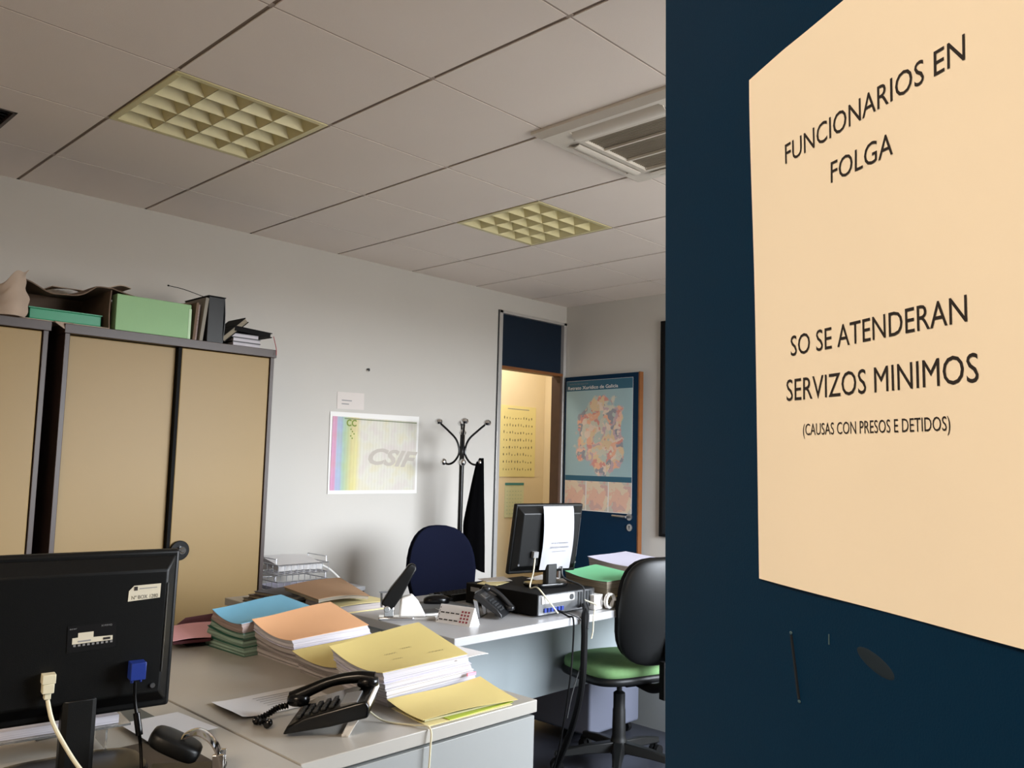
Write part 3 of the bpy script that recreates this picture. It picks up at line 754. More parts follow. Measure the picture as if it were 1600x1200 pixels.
# near desk B
t = thing('desk', 'light grey desk under the nearest black monitor', 'desk', (-1.0, -2.70, 0)); dx, dy = -1.0, -2.70
L(B().box(-1.80, -.211, -3.10, -2.28, DT-.030, DT), dx, dy).build('desktop', M_desk, t, bevel=.002)
L(B().box(-1.76, -.24, -2.95, -2.93, .35, DT-.034), dx, dy).build('modesty_panel', M_deskp, t)
for x_ in (-1.78, -.26):
    L(B().box(x_, x_+.025, -3.06, -2.32, 0, DT-.034), dx, dy).build('side_panel', M_deskp, t)
# far desk
t = thing('desk', 'pale grey L-shaped desk in front of the blue chair', 'desk', (1.6, -1.9, 0)); dx, dy = 1.6, -1.9
L(B().box(.795, 2.62, -2.278, -1.52, DT-.030, DT), dx, dy).build('desktop', M_desk2, t, bevel=.003)
L(B().box(.60, 1.10, -1.518, -1.08, DT-.030, DT), dx, dy).build('return_top', M_desk2, t, bevel=.003)
L(B().box(.86, 2.56, -1.875, -1.855, .315, DT-.032), dx, dy).build('modesty_panel', mat('blue_grey_panel', (142, 150, 152), .4), t)
L(B().box(.835, .86, -2.25, -1.54, 0, DT-.032), dx, dy).build('side_panel', M_deskp, t)
L(B().box(2.56, 2.585, -2.25, -1.54, 0, DT-.032), dx, dy).build('side_panel', M_deskp, t)
L(B().box(.62, .645, -1.50, -1.10, 0, DT-.032), dx, dy).build('side_panel', M_deskp, t)
# pedestals
def pedestal(x, y, rz, label):
    t = thing('drawer_unit', label, 'drawer unit', (x, y, 0), rz, 'drawer units under the far desk')
    B().box(-.2, .2, -.25, .25, .055, .56).build('body', M_ped, t, bevel=.012, seg=3)
    for k in range(3):
        dd = B().box(-.192, .192, .25, .268, .07+.16*k, .22+.16*k).build('drawer', M_ped, t, bevel=.003)
        B().box(-.05, .05, .268, .28, .18+.16*k, .19+.16*k).build('handle', M_dgrey, dd)
    for sx_ in (-1, 1):
        for sy_ in (-1, 1):
            B().cyl((sx_*.16-.012, sy_*.2, .026), (sx_*.16+.012, sy_*.2, .026), .026, n=16).build('caster', M_blackm, t)
pedestal(2.27, -1.595, 0, 'grey drawer unit on casters under the far desk, left one behind the green chair')
# near-cabinet low table with trays
t = thing('low_table', 'low grey side table in the corner behind the cabinet carrying the wire trays', 'table', (1.49, -.24, 0))
B().box(-.30, .30, -.20, .20, .585, .61).build('tabletop', M_desk2, t, bevel=.002)
for sx_ in (-1, 1):
    for sy_ in (-1, 1): B().box(sx_*.28-.015, sx_*.28+.015, sy_*.18-.015, sy_*.18+.015, 0, .585).build('leg', M_dgrey, t)
def wire_tray(x, y, z, label):
    t = thing('wire_tray', label, 'letter tray', (x, y, z), 0, 'wire letter trays on the low table')
    b = B(); r = .0032; w_, d_ = .155, .115
    for hz in (.004, .055):
        b.tube([(-w_, -d_, hz), (w_, -d_, hz), (w_, d_, hz), (-w_, d_, hz), (-w_, -d_, hz)], r, 6)
    for k in range(9):
        xx = -w_+2*w_*k/8; b.tube([(xx, -d_, .055), (xx, -d_, .004), (xx, d_, .004), (xx, d_, .055)], .0022, 5)
    for k in range(5):
        yy = -d_+2*d_*k/4; b.tube([(-w_, yy, .055), (-w_, yy, .004), (w_, yy, .004), (w_, yy, .055)], .0022, 5)
    b.build('wire_frame', M_lwire, t)
    b = B()
    for sx_ in (-1, 1): b.tube([(sx_*w_, -d_*.8, .055), (sx_*(w_), -d_*.8, .085), (sx_*w_, d_*.8, .085), (sx_*w_, d_*.8, .055)], r, 6)
    b.build('riser', M_lwire, t)
    return t
wire_tray(1.41, -.28, .612, 'lower wire letter tray in the corner beside the cabinet')
wire_tray(1.41, -.28, .700, 'upper wire letter tray in the corner beside the cabinet')
tag(B().grid(lambda u, v: (1.27+.28*u, -.37+.19*v, .634+.003*math.sin(5*u)), 6, 4, .018).build('paper_pile', M_lav), 'bluish white papers in the lower wire tray', 'papers')
tag(B().grid(lambda u, v: (1.275+.27*u, -.37+.19*v, .748+.035*v+.003*math.sin(4*u)), 6, 4, .030).build('paper_pile', M_paper), 'white papers in the upper wire tray', 'papers')
tag(B().tube(cubic([(1.58, -.30, .73), (1.63, -.32, .70), (1.70, -.33, .64), (1.74, -.34, .618)], 5), .006, 8).build('white_tube', M_white), 'thin white stick leaning beside the wire trays', 'stick')

# ------------------------------------------------------------------ paper stacks
def bil(c, u, v):    # c: FL, BL, BR, FR ; u left->right, v front->back
    a0, b0, c0, d0 = [Vector(p) for p in c]
    return (a0*(1-u)+d0*u)*(1-v)+(b0*(1-u)+c0*u)*v
def stack(bottom, top, layers, sag=.006, zb=DT):
    bot = [Vector((x, y, zb)) for x, y in bottom]; top = [Vector(p) for p in top]
    for li, (t0, t1, label, cat, pm, cm, jit) in enumerate(layers):
        rj = random.uniform(-jit, jit), random.uniform(-jit, jit)
        def P(u, v, t, jj=rj, inset=0):
            p = bil(bot, inset+u*(1-2*inset), inset+v*(1-2*inset))*(1-t) + bil(top, inset+u*(1-2*inset), inset+v*(1-2*inset))*t
            p = p + Vector((jj[0], jj[1], 0))
            p.z += -sag*t*(1.5*(1-u)*4*v*(1-v) - .5*u*v - .25*math.sin(5*u+li*1.3)*v)
            return p
        c = (P(.5, .5, t0)); root = thing('case_file', label, cat, (c.x, c.y, c.z))
        T0, T1 = t0+.0008, t1-.02*(t1-t0)
        nu, nv = 10, 8
        vs = []; fs = []
        ring_ = [(i/nu, 0) for i in range(nu)]+[(1, j/nv) for j in range(nv)]+[((nu-i)/nu, 1) for i in range(nu)]+[(0, (nv-j)/nv) for j in range(nv)]
        b = B(); ins = .012
        nl_ = 4
        rr = []
        for q in range(nl_+1):
            tt = T0+(T1-T0)*q/nl_; off = .0025*math.sin(q*2.3+li)
            rr.append([P(u, v, tt, rj, ins)+Vector((off, off*.6, 0)) for u, v in ring_])
        b.rings(rr, cap=False)
        b.grid(lambda u, v: P(u, v, T1, rj, ins), nu, nv); b.grid(lambda u, v: P(u, v, T0, rj, ins), nu, nv)
        b.v = [v-c for v in b.v]
        o = b.build('pages', pm, root, smooth=True)
        if cm is not None:
            b = B(); b.grid(lambda u, v: P(u, v, t1)+Vector((0, 0, .0006)), nu*2, nv*2, .0009); b.v = [v-c for v in b.v]
            b.build('cover', cm, root, smooth=True)
            if cm in (M_dgrn, M_pgy, M_maroon):
                b = B(); b.grid(lambda u, v: P(u, v, t0)+Vector((0, 0, .0014)), nu, nv, .0009); b.v = [v-c for v in b.v]
                b.build('back_cover', cm, root, smooth=True)
# blue-topped
stack([(.145, -2.085), (.135, -1.85), (.43, -1.82), (.44, -2.06)],
      [(.135, -2.07, .834), (.165, -1.83, .842), (.45, -1.76, .846), (.435, -2.0, .840)],
      [(0, .27, 'dark green-edged case file at the bottom of the blue-topped stack', 'case file', M_pgr, M_dgrn, .004),
       (.27, .52, 'dark green-edged case file second from the bottom of the blue-topped stack', 'case file', M_pgr, M_dgrn, .004),
       (.52, .70, 'thin dark green-edged case file third from the bottom of the blue-topped stack', 'case file', M_pgr, M_dgrn, .004),
       (.70, 1, 'light blue covered case file with brownish pages on top of green-edged files', 'case file', M_pb, M_cyan, .002)], .008)
stack([(.185, -2.31), (.185, -2.075), (.475, -2.065), (.475, -2.30)],
      [(.160, -2.305, .822), (.180, -2.05, .842), (.47, -2.03, .854), (.425, -2.30, .832)],
      [(0, .25, 'grey-edged paper bundle at the bottom of the orange-topped stack', 'case file', M_pg, None, .003),
       (.25, .45, 'grey-edged paper bundle second from the bottom of the orange-topped stack', 'case file', M_pg, None, .005),
       (.45, .70, 'paper bundle under the orange covered file', 'case file', M_pg, M_lav, .004),
       (.70, 1, 'orange covered case file topmost on its stack', 'case file', M_pw, M_org, .002)], .010)
stack([(.17, -2.555), (.17, -2.335), (.46, -2.32), (.46, -2.54)],
      [(.14, -2.555, .797), (.135, -2.345, .802), (.46, -2.31, .806), (.45, -2.54, .800)],
      [(0, .45, 'grey paper bundle at the bottom of the low yellow stack', 'case file', M_pg, None, .003),
       (.45, 1, 'yellow covered case file on the low stack between orange and taller yellow', 'case file', M_pg, M_yel, .002)], .008)
stack([(.145, -2.755), (.15, -2.565), (.46, -2.55), (.465, -2.735)],
      [(.10, -2.79, .834), (.11, -2.555, .856), (.44, -2.51, .862), (.385, -2.775, .834)],
      [(0, .30, 'white paper bundle at the bottom of the tall yellow-topped stack', 'case file', M_pw, M_paper, .004),
       (.30, .50, 'white paper bundle second from the bottom of the tall yellow-topped stack', 'case file', M_pw, M_paper, .006),
       (.50, .70, 'white paper bundle with a pinkish edge third from bottom of the tall yellow-topped stack', 'case file', M_pw, M_lav, .005),
       (.70, 1, 'creased yellow covered case file topmost on the tallest front stack', 'case file', M_pw, M_yel, .001)], .010)
tag(B().grid(lambda u, v: (.35+.11*u-.02*v, -2.775+.20*v, .823+.006*math.sin(2*u)-.003*u+.004*v), 6, 6, .0012).build('loose_sheet', M_paper), 'loose white sheet jutting out of the tall yellow-topped stack', 'paper')
B_ = B(); B_.box(.39, .42, -2.772, -2.768, .776, .784); tag(B_.build('pink_sticker', mat('pink_tab', (240, 150, 170), .7)), 'small pink index tab on the side of the yellow-topped stack', 'tab')
hw = B()
for k, (x_, y_, l_) in enumerate(((.205, -2.66, .035), (.265, -2.65, .03), (.20, -2.70, .028), (.30, -2.715, .05))):
    hw.tube([(x_+l_*q/14, y_+.004*math.sin(q*2.1+k)-.004*q/14, .868+.003*math.sin(q+k)*0) for q in range(15)], .0006, 4)
bpy.context.view_layer.update()
_cov = [o for o in bpy.data.objects if o.name.startswith('cover') and o.parent and 'tallest front stack' in o.parent.get('label', '')][0]
_mi = _cov.matrix_world.inverted()
for v in hw.v:
    ok, hit, _n, _i = _cov.ray_cast(_mi @ Vector((v.x, v.y, 1.2)), Vector((0, 0, -1)))
    if ok: v.z = (_cov.matrix_world @ hit).z + .0004
hw.v = [_mi @ v for v in hw.v]
hw.build('handwriting', mat('pencil_grey', (120, 108, 80), .8), _cov)
# flat yellow folder at the corner
t = thing('folder', 'thin yellow folder lying alone at the front corner of the desk', 'folder', (.29, -2.85, DT))
def yf(u, v):
    p = bil([(.112, -2.925, .756), (.135, -2.765, .760), (.432, -2.775, .772), (.410, -2.932, .752)], u, v)
    p.z += .004*math.sin(4*u+2*v)-.006*math.sin(PI*v)*(1-u)
    return p - Vector((.29, -2.85, DT))
B().grid(yf, 20, 14, .001).build('cover', M_yel, t, smooth=True)
B().grid(lambda u, v: bil([(-.155, -.055, .003), (-.13, .08, .003), (.13, .07, .003), (.10, -.065, .003)], u, v)+Vector((0, 0, .0045)), 6, 6, .004).build('pages', pages_mat('yellowish_pages', (196, 190, 150)), t)
B().grid(lambda u, v: bil([(-.10, -.078, .001), (-.1, .06, .001), (.14, .05, .001), (.115, -.072, .001)], u, v)+Vector((0, 0, .0015)), 6, 6, .001).build('inner_sheet', mat('lime_card', (176, 190, 70), .8), t)
B().grid(lambda u, v: bil([(-.165, -.078, 0), (-.14, .085, 0), (.12, .075, 0), (.1, -.082, 0)], u, v)+Vector((0, 0, .0012)), 6, 6, .001).build('back_cover', M_pyel, t)
# pink folder, maroon folder, black folder behind
t = thing('folder', 'pink paper folder on dark covers left of the blue-topped stack', 'folder', (.11, -1.78, DT))
B().grid(lambda u, v: bil([(-.09, -.10, .030), (-.05, .07, .038), (.12, .08, .036), (.02, -.12, .030)], u, v)+Vector((0, 0, .004*math.sin(3*u))), 10, 8, .0015).build('cover', M_pink, t, smooth=True)
B().grid(lambda u, v: bil([(-.088, -.098, .026), (-.05, .07, .030), (.11, .07, .030), (.02, -.117, .026)], u, v), 10, 8, .008).build('inner_folder', M_maroon, t)
B().box(-.03, .06, -.06, .06, 0, .019).build('clip_base', M_blackm, t, bevel=.003)
t = thing('folder', 'dark maroon folder leaning up behind the pink folder', 'folder', (.17, -1.70, DT))
B().grid(lambda u, v: bil([(-.12, -.01, .005), (-.02, .02, .055), (.11, .02, .060), (.10, -.01, .030)], u, v), 6, 6, .003).build('cover', M_maroon, t)
B().box(-.10, .10, .0, .02, 0, .010).build('spine', M_maroon, t)
# sheets on desk A
def flat_sheet(pts, label, m_=M_paper, z=DT+.0015, curl=.008, name='paper_sheet', lines=0):
    c = sum((Vector((x, y, 0)) for x, y in pts), Vector())/4
    b = B(); b.grid(lambda u, v: bil([(x, y, 0) for x, y in pts], u, v)+Vector((0, 0, z+curl*(max(0, .25-u)*4)**2*(1-v*.5)+.0012*(1+math.sin(6*v+3*u))*.5)), 14, 10, .0003)
    o = b.build(name, m_, smooth=True); tag(o, label, 'paper'); return o
fs = flat_sheet([(-.158, -2.625), (-.150, -2.465), (.105, -2.46), (.10, -2.62)], 'white sheet with faint print lying behind the near telephone')
g = B()
for k in range(7): g.box(-.06, .09-.02*(k % 3), -2.60+.017*k, -2.598+.017*k, DT+.0036, DT+.0038)
g.v = [v-fs.location for v in g.v]; g.build('print_lines', M_gink, fs)
flat_sheet([(-.375, -2.66), (-.372, -2.495), (-.244, -2.492), (-.228, -2.655)], 'white sheet partly over the dark brown desk pad by the monitor', curl=0, z=DT+.006)
# items on desk B
t = thing('desk_pad', 'dark brown desk pad under the near monitor stand', 'desk pad', (-.66, -2.78, DT))
B().box(-.34, .335, -.27, .145, .0, .004).build('pad', M_brownpad, t, bevel=.001)
t = thing('mouse_pad', 'dark grey mouse pad behind the near monitor', 'mouse pad', (-.40, -2.39, DT))
B().box(-.13, .11, -.09, .085, 0, .004).build('pad', mat('grey_mouse_pad', (88, 90, 84), .8), t, bevel=.001)

# ------------------------------------------------------------------ monitor
def monitor(loc, rz, tilt, label, name='monitor', w_=.37, h_=.295, bz=.105, nx=0, ns=1):
    """local: back faces -y ; loc = centre of the stand base on its support; bottom of housing z given by bz"""
    t = thing(name, label, 'monitor', loc, rz, None)
    T = Matrix.Translation((0, -.02, bz+h_/2)) @ Matrix.Rotation(tilt, 4, 'X')
    hs = B()
    # bezel box + raised back panel with chamfer
    hs.box(-w_/2, w_/2, .0, .022, -h_/2, h_/2, T)
    o = hs.build('housing', M_black, t, bevel=.006, seg=3)
    bk = B()
    ax, az = w_/2, h_/2; a0, a1, c0, c1 = -ax+.027, ax-.027, -az+.037, az-.034
    bt = [(-ax+.007, 0, -az+.012), (ax-.007, 0, -az+.012), (ax-.007, 0, az-.009), (-ax+.007, 0, az-.009)]
    tp = [(a0, -.024, c0), (a1, -.024, c0), (a1, -.024, c1), (a0, -.024, c1)]
    bk.hexa([T @ Vector(p) for p in bt], [T @ Vector(p) for p in tp])
    bk.build('back_panel', M_black, t, bevel=.003)
    B().box(-ax+.02, ax-.02, .0221, .0226, -az+.022, az-.022, T).build('screen', M_blackg, t)
    g = B(); g.cyl(T @ Vector((a1+.001, -.0245, .090)), T @ Vector((a1+.001, -.0245, -.075)), .0011, n=6); g.build('seam_highlight', M_steel, t)
    for sx_ in (-.145, .145):
        B().cyl(T @ Vector((sx_, -.027, -.098)), T @ Vector((sx_, -.0235, -.098)), .0045, n=10).build('screw', M_steel, t)
    nb = B(); nb.rings([[Vector((nx+x_*.028, -.030+y_*.014, z_)) for x_, y_ in ((-1, 1), (-1, -.5), (-.7, -1), (.7, -1), (1, -.5), (1, 1))] for z_ in (.010, bz+.04)])
    nb.build('stand_neck', M_dgrey if False else M_backup, t, bevel=.002)
    bs = B(); bs.sell((nx, 0, .009), .125*ns, .085*ns, .009, .35, .55, 36, 8); bs.build('stand_base', M_blackg, t, smooth=True, angle=50)
    return t, T
mt, T = monitor((-.577, -2.735, DT+.0042), -math.radians(8), math.radians(3), 'large black monitor seen from behind in the left foreground', nx=.024)
# stickers on the near monitor
M_st = mat('sticker_paper', (206, 200, 180), .7, var=.03)
def onback(x, z, rot=0): return T @ Matrix.Translation((x, -.0245, z)) @ Matrix.Rotation(rot, 4, 'Y') @ W
s = B(); Ms = onback(.0, 0)
def poly(pts, Mx, th=.0004):
    b = B(); n = len(pts)
    b.rings([[Mx @ Vector((x, y, 0)) for x, y in pts], [Mx @ Vector((x, y, th)) for x, y in pts]]); return b
px0 = .088
Ms = onback(px0+.004, .060, -.03)
st1 = poly([(-.002, 0), (.054, .002), (.055, .028), (.008, .028), (-.001, .019)], Ms).build('sticker', M_st, mt)
text_mesh('lettering', 'Nº BOX 1280', .046, .0068, Ms @ Matrix.Translation((.004, .003, .0007)), mat('stamp_ink', (90, 88, 80), .8), st1)
poly([(.008, .019), (.014, .019), (.014, .026), (.008, .026)], Ms @ Matrix.Translation((0, 0, .0005))).build('emblem', M_ink, st1)
poly([(.017, .021), (.048, .021), (.048, .0225), (.017, .0225)], Ms @ Matrix.Translation((0, 0, .0005))).build('print_line', M_gink, st1)
Ms = onback(.003, -.008, -.03)
lab = poly([(-.008, -.014), (.072, -.014), (.072, .032), (-.008, .032)], Ms).build('rating_label', M_blackm, mt)
M2 = Ms @ Matrix.Translation((0, 0, .0004))
poly([(.0, .0), (.066, .0), (.066, .008), (.034, .009), (.034, .019), (.009, .019), (.009, .011), (.0, .011)], M2).build('barcode_sticker', M_st, lab)
poly([(.050, .002), (.062, .002), (.062, .006), (.050, .006)], M2 @ Matrix.Translation((0, 0, .0005))).build('barcode', M_ink, lab)
poly([(.009, .003), (.03, .003), (.03, .0055), (.009, .0055)], M2 @ Matrix.Translation((0, 0, .0005))).build('print_line', M_gink, lab)
g = B()
for k in range(9):
    x_ = .002+.0075*k; g.box(x_, x_+.004, -.0045, -.001, 0, .0005, M2)
g.build('approval_marks', M_grey, lab)
text_mesh('lettering', 'acer', .012, .003, M2 @ Matrix.Translation((-.005, .026, .0003)), M_grey, lab)
text_mesh('lettering', 'X193HQ', .018, .003, M2 @ Matrix.Translation((.046, .026, .0003)), M_grey, lab)
# plugs : world positions -> tops, parented to cables which hang
PS = .024; VS = .040
Mw = Matrix.Translation(mt.location) @ Matrix.Rotation(-math.radians(8), 4, 'Z')
def wp(x, y, z): return Mw @ (T @ Vector((x, y, z)))
t = thing('power_cable', 'ivory power cable plugged into the near monitor', 'cable', tuple(wp(-.055, -.045, -.075)))
o_ = t.location
b = B(); a0 = Mw @ T
bb = B(); bb.box(-.014, .014, -.020, .0, -.008, .012, Matrix.Translation((-.055, -.026, -.067))); bb.hexa([(-.067, -.046, -.095), (-.043, -.046, -.095), (-.043, -.028, -.095), (-.067, -.028, -.095)], [(-.067, -.046, -.075), (-.043, -.046, -.075), (-.043, -.026, -.075), (-.067, -.026, -.075)])
bb.box(-.062, -.048, -.044, -.030, -.108, -.095)
bb.v = [a0 @ (Vector(((v.x+.055)*.75-.055+PS, v.y*.9, (v.z+.07)*.8-.064)) ) - o_ for v in bb.v]; bb.build('plug', M_offw, t, bevel=.001)
pts = [a0 @ Vector((-.055+PS, -.034, -.092)), a0 @ Vector((-.022, -.050, -.13)), a0 @ Vector((-.002, -.066, -.170)), a0 @ Vector((.020, -.084, -.205)), a0 @ Vector((.045, -.12, -.232)), a0 @ Vector((.08, -.19, -.235))]
bb = B().tube([p - o_ for p in cubic(pts, 8)], .0036, 8); bb.build('cord', M_offw, t, smooth=True)
t = thing('video_cable', 'black video cable with blue plug on the near monitor', 'cable', tuple(wp(.062, -.045, -.08))); o_ = t.location
bb = B(); bb.box(-.016, .016, -.024, .0, -.022, .014, Matrix.Translation((.072, -.026, -.062))); bb.cyl((.063, -.038, -.084), (.063, -.038, -.092), .0035, n=8); bb.cyl((.081, -.038, -.084), (.081, -.038, -.092), .003, n=8)
bb.v = [a0 @ Vector(((v.x-.072)*.82+.072+VS, v.y, (v.z+.07)*.85-.066)) - o_ for v in bb.v]; bb.build('plug', M_vga, t, bevel=.002)
pts = [a0 @ Vector((.070+VS, -.038, -.084)), a0 @ Vector((.072+VS, -.042, -.12)), a0 @ Vector((.080+VS, -.05, -.165)), a0 @ Vector((.083+VS, -.062, -.20)), a0 @ Vector((.08+VS, -.10, -.242)), a0 @ Vector((.078+VS, -.17, -.248))]
bb = B().tube([p - o_ for p in cubic(pts, 8)], .003, 8); bb.build('cord', M_blackg, t, smooth=True)
bb = B().cyl(pts[1]*.6+pts[2]*.4 - o_, pts[2]*.7+pts[3]*.3 - o_, .0062, n=12); bb.build('ferrite_core', M_blackg, t, smooth=True)
# clear stand with papers behind the near monitor
t = thing('acrylic_stand', 'clear acrylic paper stand behind the near monitor', 'stand', (-.56, -2.57, DT+.0042), -.14)
B().box(-.14, .16, -.045, .045, .040, .044).build('shelf', M_clear, t)
B().box(-.105, -.101, -.04, .04, 0, .040).build('leg', M_clear, t); B().box(.115, .119, -.04, .04, 0, .040).build('leg', M_clear, t)
t = thing('paper_block', 'white note paper block on the clear acrylic stand', 'paper', (-.545, -2.57, DT+.0488), -.14)
B().box(-.12, .125, -.035, .04, 0, .016).build('sheets', M_pw, t)

# ------------------------------------------------------------------ near hole punch (foreground, bottom)
t = thing('hole_punch', 'large black and chrome hole punch at the bottom edge of the photo', 'hole punch', (-.405, -2.86, DT+.0042), math.radians(-35))
B().box(-.06, .075, -.04, .04, 0, .012).build('base', M_blackg, t, bevel=.004)
b = B()
P = cubic([(-.02, 0, .045), (.0, 0, .07), (.025, 0, .078), (.05, 0, .064), (.066, 0, .038), (.074, 0, .010)], 6)
for i in range(len(P)-1):
    pass
b.grid(lambda u, v: P[int(round(u*(len(P)-1)))] + Vector((0, -.021+.042*v, .004*math.sin(PI*v))), len(P)-1, 5, .003)
b.build('chrome_arch', M_chrome, t, smooth=True)
b = B(); b.sell((-.022, 0, .052), .048, .036, .016, .5, .6, 24, 10, None, Matrix.Translation((-.015, 0, 0)) @ Matrix.Rotation(.45, 4, 'Y')); b.build('lever', M_black, t, smooth=True, angle=60)
B().cyl((.012, -.03, .05), (.012, .03, .05), .006, n=12).build('pivot_pin', M_chrome, t, smooth=True)
b = B(); b.box(.055, .075, -.02, -.012, .012, .04); b.box(.055, .075, .012, .02, .012, .04); b.build('side_bracket', M_chrome, t, bevel=.001)

# ------------------------------------------------------------------ telephones
def telephone(loc, rz, tilt, label, m_body, m_accent, hs=-1, sc_=1, oval=False):
    t = thing('telephone', label, 'telephone', loc, rz); t.scale = (sc_, sc_, sc_)
    T_ = Matrix.Translation((0, -.095, .012)) @ Matrix.Rotation(tilt, 4, 'X')
    b = B()
    prof = [(0, -.006), (.012, .010), (.05, .022), (.16, .034), (.185, .036), (.19, .022), (.185, .0), (.10, -.006)]
    b.rings([[T_ @ Vector((x_, y_, z_)) for y_, z_ in prof] for x_ in (-.085, .085)])
    b.build('body', m_body, t, bevel=.005, seg=3)
    k = B()
    for r in range(5):
        for c_ in range(4):
            k.box(-.004, .012, -.005, .005, 0, .005, T_ @ Matrix.Translation((-.008+.021*c_-(.055 if hs > 0 else 0), .035+.018*r, .019+.0025*r)) @ Matrix.Rotation(.11, 4, 'X'))
    k.build('keypad', M_dgrey, t, bevel=.001)
    B().box(-.012-(.06 if hs > 0 else 0), .075-(.06 if hs > 0 else 0), .128, .165, .030, .037, T_).build('display', m_accent if m_accent is not M_white else M_grey, t, bevel=.001)
    B().box(-.080, .080, .187, .193, .022, .034, T_).build('rear_rim_glint', m_accent, t, bevel=.002)  # rear edge strip; in white it is a painted window glint
    h = B()
    hx_ = .055*hs
    hp = cubic([(hx_, -.005, .034), (hx_, .03, .044), (hx_, .09, .058), (hx_, .15, .058), (hx_, .188, .048)], 8)
    h.tube([T_ @ p for p in hp], lambda s_: .012+.004*abs(2*s_-1), 12)
    h.sell(T_ @ Vector((hx_, .010, .030)), .024, .026, .015, .7, .9, 20, 10); h.sell(T_ @ Vector((hx_, .172, .044)), .024, .026, .014, .7, .9, 20, 10)
    h.build('handset', M_blackg if m_body is M_blackg else m_body, t, smooth=True, angle=60)
    zr = (T_ @ Vector((0, .15, 0))).z
    f = B()
    for x_ in (-.07, .055):
        f.hexa([(x_, .03, 0), (x_+.015, .03, 0), (x_+.015, .045, 0), (x_, .045, 0)], [(x_, .045, zr), (x_+.015, .045, zr), (x_+.015, .07, zr+.006), (x_, .07, zr+.006)])
    f.box(-.07, .07, .03, .042, 0, .006)
    f.build('foot_stand', m_accent, t, bevel=.001)  # real stand; a white accent paints window highlights on it
    return t
pt = telephone((-.030, -2.79, DT), math.radians(-134), math.radians(10), 'black desk telephone on the near desk beside the yellow-topped stack', M_blackg, M_white, sc_=.98)  # black phone: white accent puts window highlights into rim and foot colour
cc = cubic([(-.075, -2.678, .770), (-.095, -2.668, .766), (-.115, -2.664, .756), (-.138, -2.66, .748), (-.150, -2.675, .749), (-.135, -2.70, .750), (-.150, -2.715, .749)], 14)
tag(B().tube(cc, lambda q: .0066+.0016*math.sin(150*q), 8).build('handset_cord', M_blackg, smooth=True), 'thick black handset cord beside the near telephone', 'cord')
cc = cubic([(.05, -2.80, .765), (.07, -2.84, .744), (.10, -2.90, .7425), (.115, -2.945, .7435), (.112, -2.953, .70), (.108, -2.951, .60), (.11, -2.949, .45), (.12, -2.952, .30)], 8)
tag(B().tube(cc, .0022, 8).build('phone_line', M_offw, smooth=True), 'thin cream telephone line running over the desk front edge', 'cable')
telephone((1.17, -2.06, DT), math.radians(30), math.radians(30), 'dark grey desk telephone beside the black computer case', mat('charcoal_plastic', (26, 27, 29), .35), M_steel, hs=1, sc_=.72)

# ------------------------------------------------------------------ far desk items
# computer case lying flat
t = thing('desktop_computer', 'black desktop computer case lying flat under the far monitor', 'computer', (1.46, -2.0, DT))
B().box(-.17, .17, -.20, .20, .006, .088).build('case', M_blackm, t, bevel=.003)
B().box(-.17, .17, -.206, -.20, .010, .084).build('rear_plate', M_steel, t)
g = B()
for k in range(5): g.box(.065+.018*k, .077+.018*k, -.209, -.206, .016, .078)
g.build('slot_covers', M_dgrey, t)
B().box(-.155, .04, -.210, -.206, .050, .080).build('power_supply', M_alu, t, bevel=.001)
B().cyl((.02, -.2105, .065), (.02, -.213, .065), .011, n=16).build('fan', M_dgrey, t)
g = B()
for k in range(6): g.box(-.14+.02*k, -.127+.02*k, -.211, -.206, .018, .034)
g.build('connector', M_vga, t)
for k in range(2): B().box(-.1715, -.1700, .12-.10*k, .17-.10*k, .056, .074).build('case_label', M_grey, t)
for sx_ in (-1, 1):
    for sy_ in (-1, 1): B().cyl((sx_*.14, sy_*.16, 0), (sx_*.14, sy_*.16, .006), .012).build('rubber_foot', M_blackm, t)
fm, T2 = monitor((1.475, -2.06, DT+.088), -math.radians(11), math.radians(10), 'black monitor on the far desk with a white notice taped on its back', w_=.345, h_=.285, bz=.052, nx=.015, ns=.72)
W2 = Matrix.Translation(fm.location) @ Matrix.Rotation(-math.radians(11), 4, 'Z')
# taped notice, hanging from the top and bowing away
t = thing('notice', 'white printed sheet taped over the back of the far monitor', 'notice', tuple(W2 @ T2 @ Vector((.055, -.04, -.13))))
o_ = t.location; A = W2 @ T2
def sheetf(u, v):   # v 0 bottom..1 top
    z = .141-.262*(1-v)
    x = -.062+.155*u + .020*(1-v)**.6*1.0
    y = -.030-.012*math.sin(PI*(1-v)) - .004*math.sin(2*PI*u)*(1-v)
    return A @ Vector((x, y, z)) - o_
B().grid(sheetf, 10, 20, -.0003).build('sheet', mat('grey_office_paper', (166, 166, 170), .85), t, smooth=True)  # one even paper tone, lowered because the sheet overexposed
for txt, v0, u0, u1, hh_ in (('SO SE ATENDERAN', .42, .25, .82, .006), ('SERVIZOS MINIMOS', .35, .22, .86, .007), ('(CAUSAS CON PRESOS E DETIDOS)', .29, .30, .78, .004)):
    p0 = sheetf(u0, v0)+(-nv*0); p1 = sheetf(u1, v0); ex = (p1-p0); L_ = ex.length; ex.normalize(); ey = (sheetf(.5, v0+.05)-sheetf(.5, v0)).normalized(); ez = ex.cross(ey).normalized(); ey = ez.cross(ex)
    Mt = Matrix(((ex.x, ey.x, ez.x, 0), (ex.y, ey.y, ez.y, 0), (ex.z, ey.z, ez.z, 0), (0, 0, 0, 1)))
    text_mesh('lettering', txt, L_, hh_, Matrix.Translation(p0+ez*.0030) @ Mt, mat('faded_ink', (96, 96, 100), .8), t)
